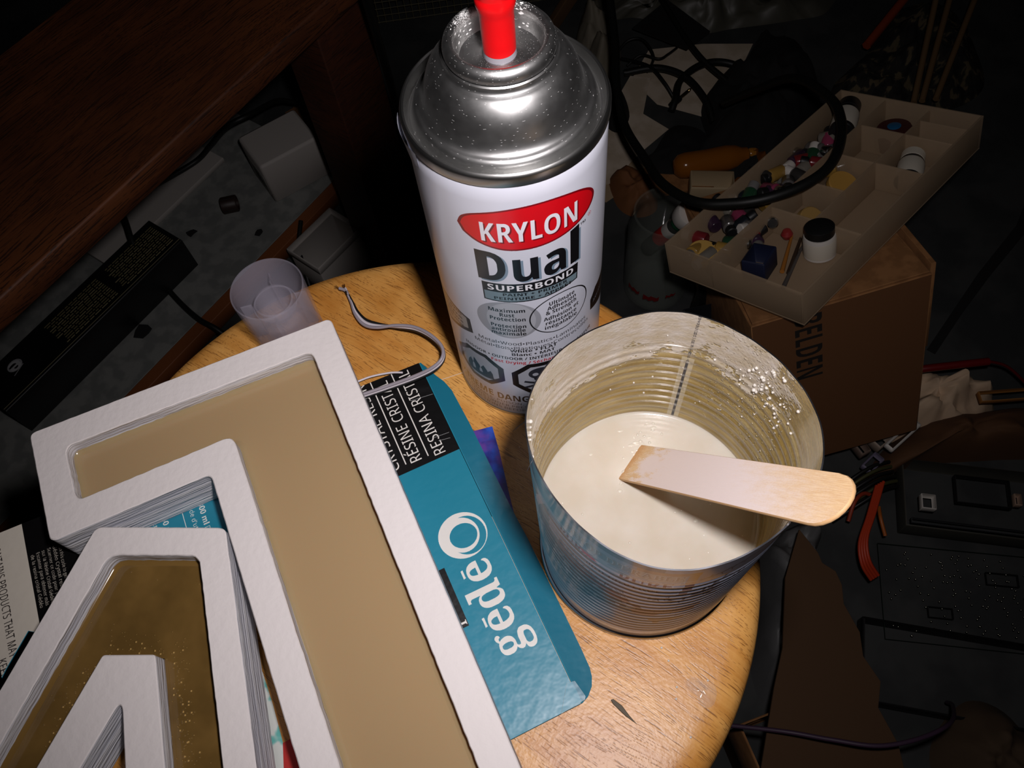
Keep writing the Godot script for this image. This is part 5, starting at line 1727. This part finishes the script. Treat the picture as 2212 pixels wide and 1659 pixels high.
# ==================================================================== right hand side of the floor
func right_pile() -> void:
	rng.seed = 77
	var f := -620.0
	# patterned cloth and brushes at the top right
	var im := Image.create(256, 256, false, Image.FORMAT_RGB8)
	var n := noise(0.03, 17, 4)
	for y in 256:
		for x in 256:
			var a := n.get_noise_2d(x, y)
			im.set_pixel(x, y, Color8(34, 32, 28).lerp(Color8(96, 84, 62), smoothstep(0.1, 0.35, a)).lerp(Color8(16, 16, 16), smoothstep(-0.1, -0.3, a)))
	heap("patterned_cloth", "dark cloth with pale spots bunched up behind the far end of the tray", "cloth", [560, -960, 640, -1030, 700, -1110, 800, -1110, 800, -960, 760, -900, 664, -880, 590, -900], f, 46, mat(Color.WHITE, 0.9, 0.0, {"albedo_texture": ImageTexture.create_from_image(im), "uv1_scale": Vector3(6, 6, 1)}), 12, 0.5)
	var sticks := [["leftmost of three slim wooden dowels leaning over the dark cloth", 628, -850, 704, -1010], ["middle of three slim wooden dowels leaning over the dark cloth", 640, -850, 760, -1070], ["rightmost of three slim wooden dowels leaning over the dark cloth", 660, -850, 800, -1060]]
	for s in sticks:
		solo("wooden_dowel", s[0], "dowel", tube_mesh([Vector3(s[1], f + 66, s[2]), Vector3(s[3], f + 104, s[4])], 4.5, 8, 2), mat(Color8(120, 92, 60), 0.7), at(0, 0, 0), Basis(), "wooden dowels behind the tray")
	solo("orange_stick", "flat orange stick lying across the dark patterned cloth", "stick", tube_mesh([Vector3(600, f + 66, -975), Vector3(690, f + 82, -1060)], 7, 6, 2), mat(Color8(150, 60, 26), 0.6), at(0, 0, 0))
	heap("wire_coil", "loose brown twine heaped at the corner of the tray", "twine", [520, -870, 560, -905, 600, -900, 610, -860, 560, -840], f, 30, mat(Color8(90, 76, 56), 0.9), 13, 0.6)
	# strap on the floor at the right
	var g := Geo.new()
	g.slab(poly([800, -728, 742, -650, 660, -582, 602, -530, 548, -478, 540, -486, 594, -538, 648, -590, 730, -660, 790, -740]), 0, 3, 0.4, Transform3D(Basis(), Vector3(-660, 0, 600)))
	solo("black_strap", "black webbing strap lying diagonally on the grey floor at the right", "strap", g.done(), M.black_soft, at(660, f, -600))
	# crumpled white plastic, red pen, brown edge
	heap("crumpled_paper", "crumpled cream paper on the floor right of the cardboard box", "paper", [468, -452, 520, -446, 560, -432, 592, -396, 560, -372, 500, -360, 450, -368, 438, -400, 450, -436], f, 60, mat(Color8(206, 178, 148), 0.8), 14, 0.5)
	var pen := thing("red_probe", "dark red test probe lying on the crumpled cream paper", "probe", at(0, 0, 0))
	part("grip", tube_mesh([Vector3(462, -540, -420), Vector3(478, -532, -418), Vector3(520, -528, -415), Vector3(552, -528, -414)], 4.6, 10, 4), mat(Color8(110, 14, 16), 0.4), pen)
	part("lead", tube_mesh([Vector3(552, -528, -414), Vector3(575, -536, -408), Vector3(600, -556, -392), Vector3(640, -600, -370), Vector3(690, -614, -360)], 1.8, 8, 6), mat(Color8(96, 12, 14), 0.5), pen)
	heap("cardboard_flap", "dark brown cardboard flap bending over below the crumpled paper", "cardboard", [430, -350, 480, -378, 545, -386, 640, -376, 640, -322, 560, -326, 470, -332, 410, -318], f, 62, mat(Color8(92, 60, 34), 0.85), 15, 0.15)
	solo("ochre_strip", "ochre strip of card at the right edge beside the crumpled paper", "strip", box_mesh(120, 8, 14, 1), mat(Color8(150, 98, 40), 0.7), at(600, -560, -378), turned(-4))
	# pale plugs and blocks
	solo("white_bar", "white plastic bar lying on the brown cardboard flap", "bar", box_mesh(52, 9, 12, 2.5), M.white, at(440, -564, -350), turned(32))
	solo("white_plug", "pale square plug above the white plastic bar", "plug", box_mesh(18, 14, 22, 2), mat(Color8(170, 150, 132), 0.6), at(446, -576, -372), turned(40))
	solo("white_plug", "pale plug just left of the white plastic bar", "plug", box_mesh(22, 16, 20, 2), mat(Color8(160, 142, 126), 0.6), at(416, -578, -353), turned(30))
	solo("white_plug", "small brownish plug farthest left beside the cardboard box", "plug", box_mesh(14, 14, 18, 2), mat(Color8(120, 100, 88), 0.6), at(394, -580, -346), turned(20))
	solo("lilac_block", "small lilac wedge below the pale plugs", "block", box_mesh(26, 10, 14, 2), mat(Color8(120, 112, 134), 0.6), at(402, -580, -327), turned(34))
	for i in 6:
		var z := -316.0 + i * 6.0
		var lab: String = ["uppermost of the dark wires below the lilac wedge", "second of the dark wires below the lilac wedge", "third of the dark wires below the lilac wedge", "fourth of the dark wires below the lilac wedge", "fifth of the dark wires below the lilac wedge", "lowest of the dark wires below the lilac wedge"][i]
		solo("dark_wire", lab, "wire", tube_mesh([Vector3(352 - i * 2, f + 30, z + 16), Vector3(374, f + 46, z + 4), Vector3(400, f + 50, z - 6), Vector3(424, f + 40, z - 12)], 2.2, 6), [M.cable, mat(Color8(70, 70, 40), 0.5), M.black][i % 3], at(0, 0, 0), Basis(), "dark wires beside the cardboard box")
	# red and orange ribbons
	g = Geo.new()
	for k in 4:
		var off := Vector3(k * 3.0, 0, k * -1.2)
		g.tube(curve([Vector3(385, -545, -290) + off, Vector3(362, -540, -255) + off, Vector3(344, -538, -228) + off, Vector3(341, -543, -206) + off, Vector3(350, -556, -192) + off], 6), 1.9, 6)
	solo("ribbon_cable", "red orange ribbon cable curving down beside the dark circuit board", "cable", g.done(), mat(Color8(190, 60, 28), 0.5), at(0, 0, 0))
	solo("orange_wire", "short orange wire right of the red ribbon cable", "wire", tube_mesh([Vector3(386, -560, -270), Vector3(382, -556, -256), Vector3(383, -562, -238)], 2.2, 6), mat(Color8(170, 90, 30), 0.5), at(0, 0, 0))
	solo("red_wire", "red wire looping under the end of the stirring stick", "wire", tube_mesh([Vector3(352, -570, -262), Vector3(362, -560, -280), Vector3(378, -566, -290), Vector3(396, -580, -286)], 2.4, 6), mat(Color8(160, 60, 34), 0.5), at(0, 0, 0))
	# grey drive with pins, dark circuit board, black case
	var dv := thing("metal_drive", "grey metal drive with connectors lying at the right above the circuit board", "drive", at(524, f, -268), turned(-16))
	part("case", box_mesh(190, 30, 84, 1.5), mat(Color8(92, 90, 82), 0.5, 0.6), dv)
	g = Geo.new()
	g.box(Vector3(60, 8, 34), 1, Transform3D(Basis(), Vector3(-10, 30, -8)))
	part("chip_block", g.done(), M.black, dv)
	g = Geo.new()
	g.box(Vector3(16, 12, 18), 1, Transform3D(Basis(), Vector3(-72, 30, 14)))
	part("white_socket", g.done(), M.white, dv)
	g = Geo.new()
	g.box(Vector3(8, 10, 14), 1, Transform3D(Basis(), Vector3(26, 30, -2)))
	part("white_socket", g.done(), mat(Color8(170, 140, 120), 0.6), dv)
	g = Geo.new()
	g.box(Vector3(180, 5, 6), 0.5, Transform3D(Basis(), Vector3(0, 30, 36)))
	part("edge_rail", g.done(), mat(Color8(110, 112, 116), 0.4, 0.8), dv)
	var pc := thing("circuit_board", "dark green circuit board with rows of bright solder joints at the lower right", "circuit board", at(474, f + 12, -166), turned(-14))
	part("board", box_mesh(200, 2.0, 108, 0.3), mat(Color8(20, 38, 26), 0.45), pc)
	var pts := []
	for i in 9:
		for k in 12:
			if rng.randf() < 0.75:
				pts.append(Vector2(-70 + i * 17 + k * 2.0, -46 + k * 7.6))
	for i in 70:
		pts.append(Vector2(rng.randf_range(-94, 94), rng.randf_range(-48, 48)))
	var ball := SphereMesh.new()
	ball.radius = 0.0012
	ball.height = 0.0022
	ball.radial_segments = 8
	ball.rings = 4
	var sol := mat(Color8(190, 190, 176), 0.25, 1.0)
	for p in pts:
		var o := part("solder_joint", ball, sol, pc)
		o.position = Vector3(p.x, 2.4, p.y) * 0.001
	for q in [[-40, 20, 26, 12], [30, -24, 34, 14], [60, 26, 18, 18]]:
		g = Geo.new()
		g.box(Vector3(q[2], 4, q[3]), 0.4, Transform3D(Basis(), Vector3(q[0], 2, q[1])))
		part("chip", g.done(), M.black, pc)
	solo("black_case", "flat black plastic case lying below the circuit board", "case", box_mesh(230, 22, 90, 3), M.black, at(440, f, -86), turned(-18))
	# torn cardboard, grey bag, thin purple wire, brown bag
	g = Geo.new()
	var o2 := poly([268, -236, 280, -210, 281, -200, 292, -190, 294, -176, 290, -158, 297, -130, 293, -108, 302, -84, 292, -62, 300, -30, 298, -8, 310, 30, 160, 30, 170, -26, 200, -90, 218, -124, 240, -190])
	for i in o2.size():
		o2[i] -= Vector2(240, -100)
	g.slab(o2, 0, 4, 0.4)
	solo("torn_cardboard", "large torn brown cardboard flap hanging beside the stool's right edge", "cardboard", g.done(), mat(Color8(84, 58, 34), 0.85), at(240, -484, -100), Basis(Vector3(0, 0, 1), -0.12))
	solo("carton_support", "plain brown carton standing under the torn cardboard flap", "box", box_mesh(80, 120, 110, 2), M.card_brown, at(216, f, -20), turned(12))
	heap("grey_bag", "pale grey plastic bag squeezed between the stool and the torn cardboard", "bag", [236, -240, 262, -262, 322, -282, 330, -260, 280, -190, 230, -90, 215, -120], f, 90, mat(Color8(104, 104, 104), 0.5), 16, 0.3)
	solo("purple_wire", "thin purple wire sagging across the torn cardboard at the bottom", "wire", tube_mesh([Vector3(140, -470, -66), Vector3(193, -450, -51), Vector3(230, -444, -39), Vector3(267, -440, -29), Vector3(307, -446, -31), Vector3(345, -470, -41), Vector3(390, -560, -60), Vector3(400, -594, -66)], 2.0, 8), mat(Color8(70, 50, 70), 0.5), at(0, 0, 0))
	heap("brown_bag", "dull brown paper bag at the bottom right corner", "bag", [380, -30, 430, -66, 470, -44, 480, 20, 420, 40, 376, 10], f, 50, mat(Color8(84, 66, 48), 0.9), 18, 0.3)
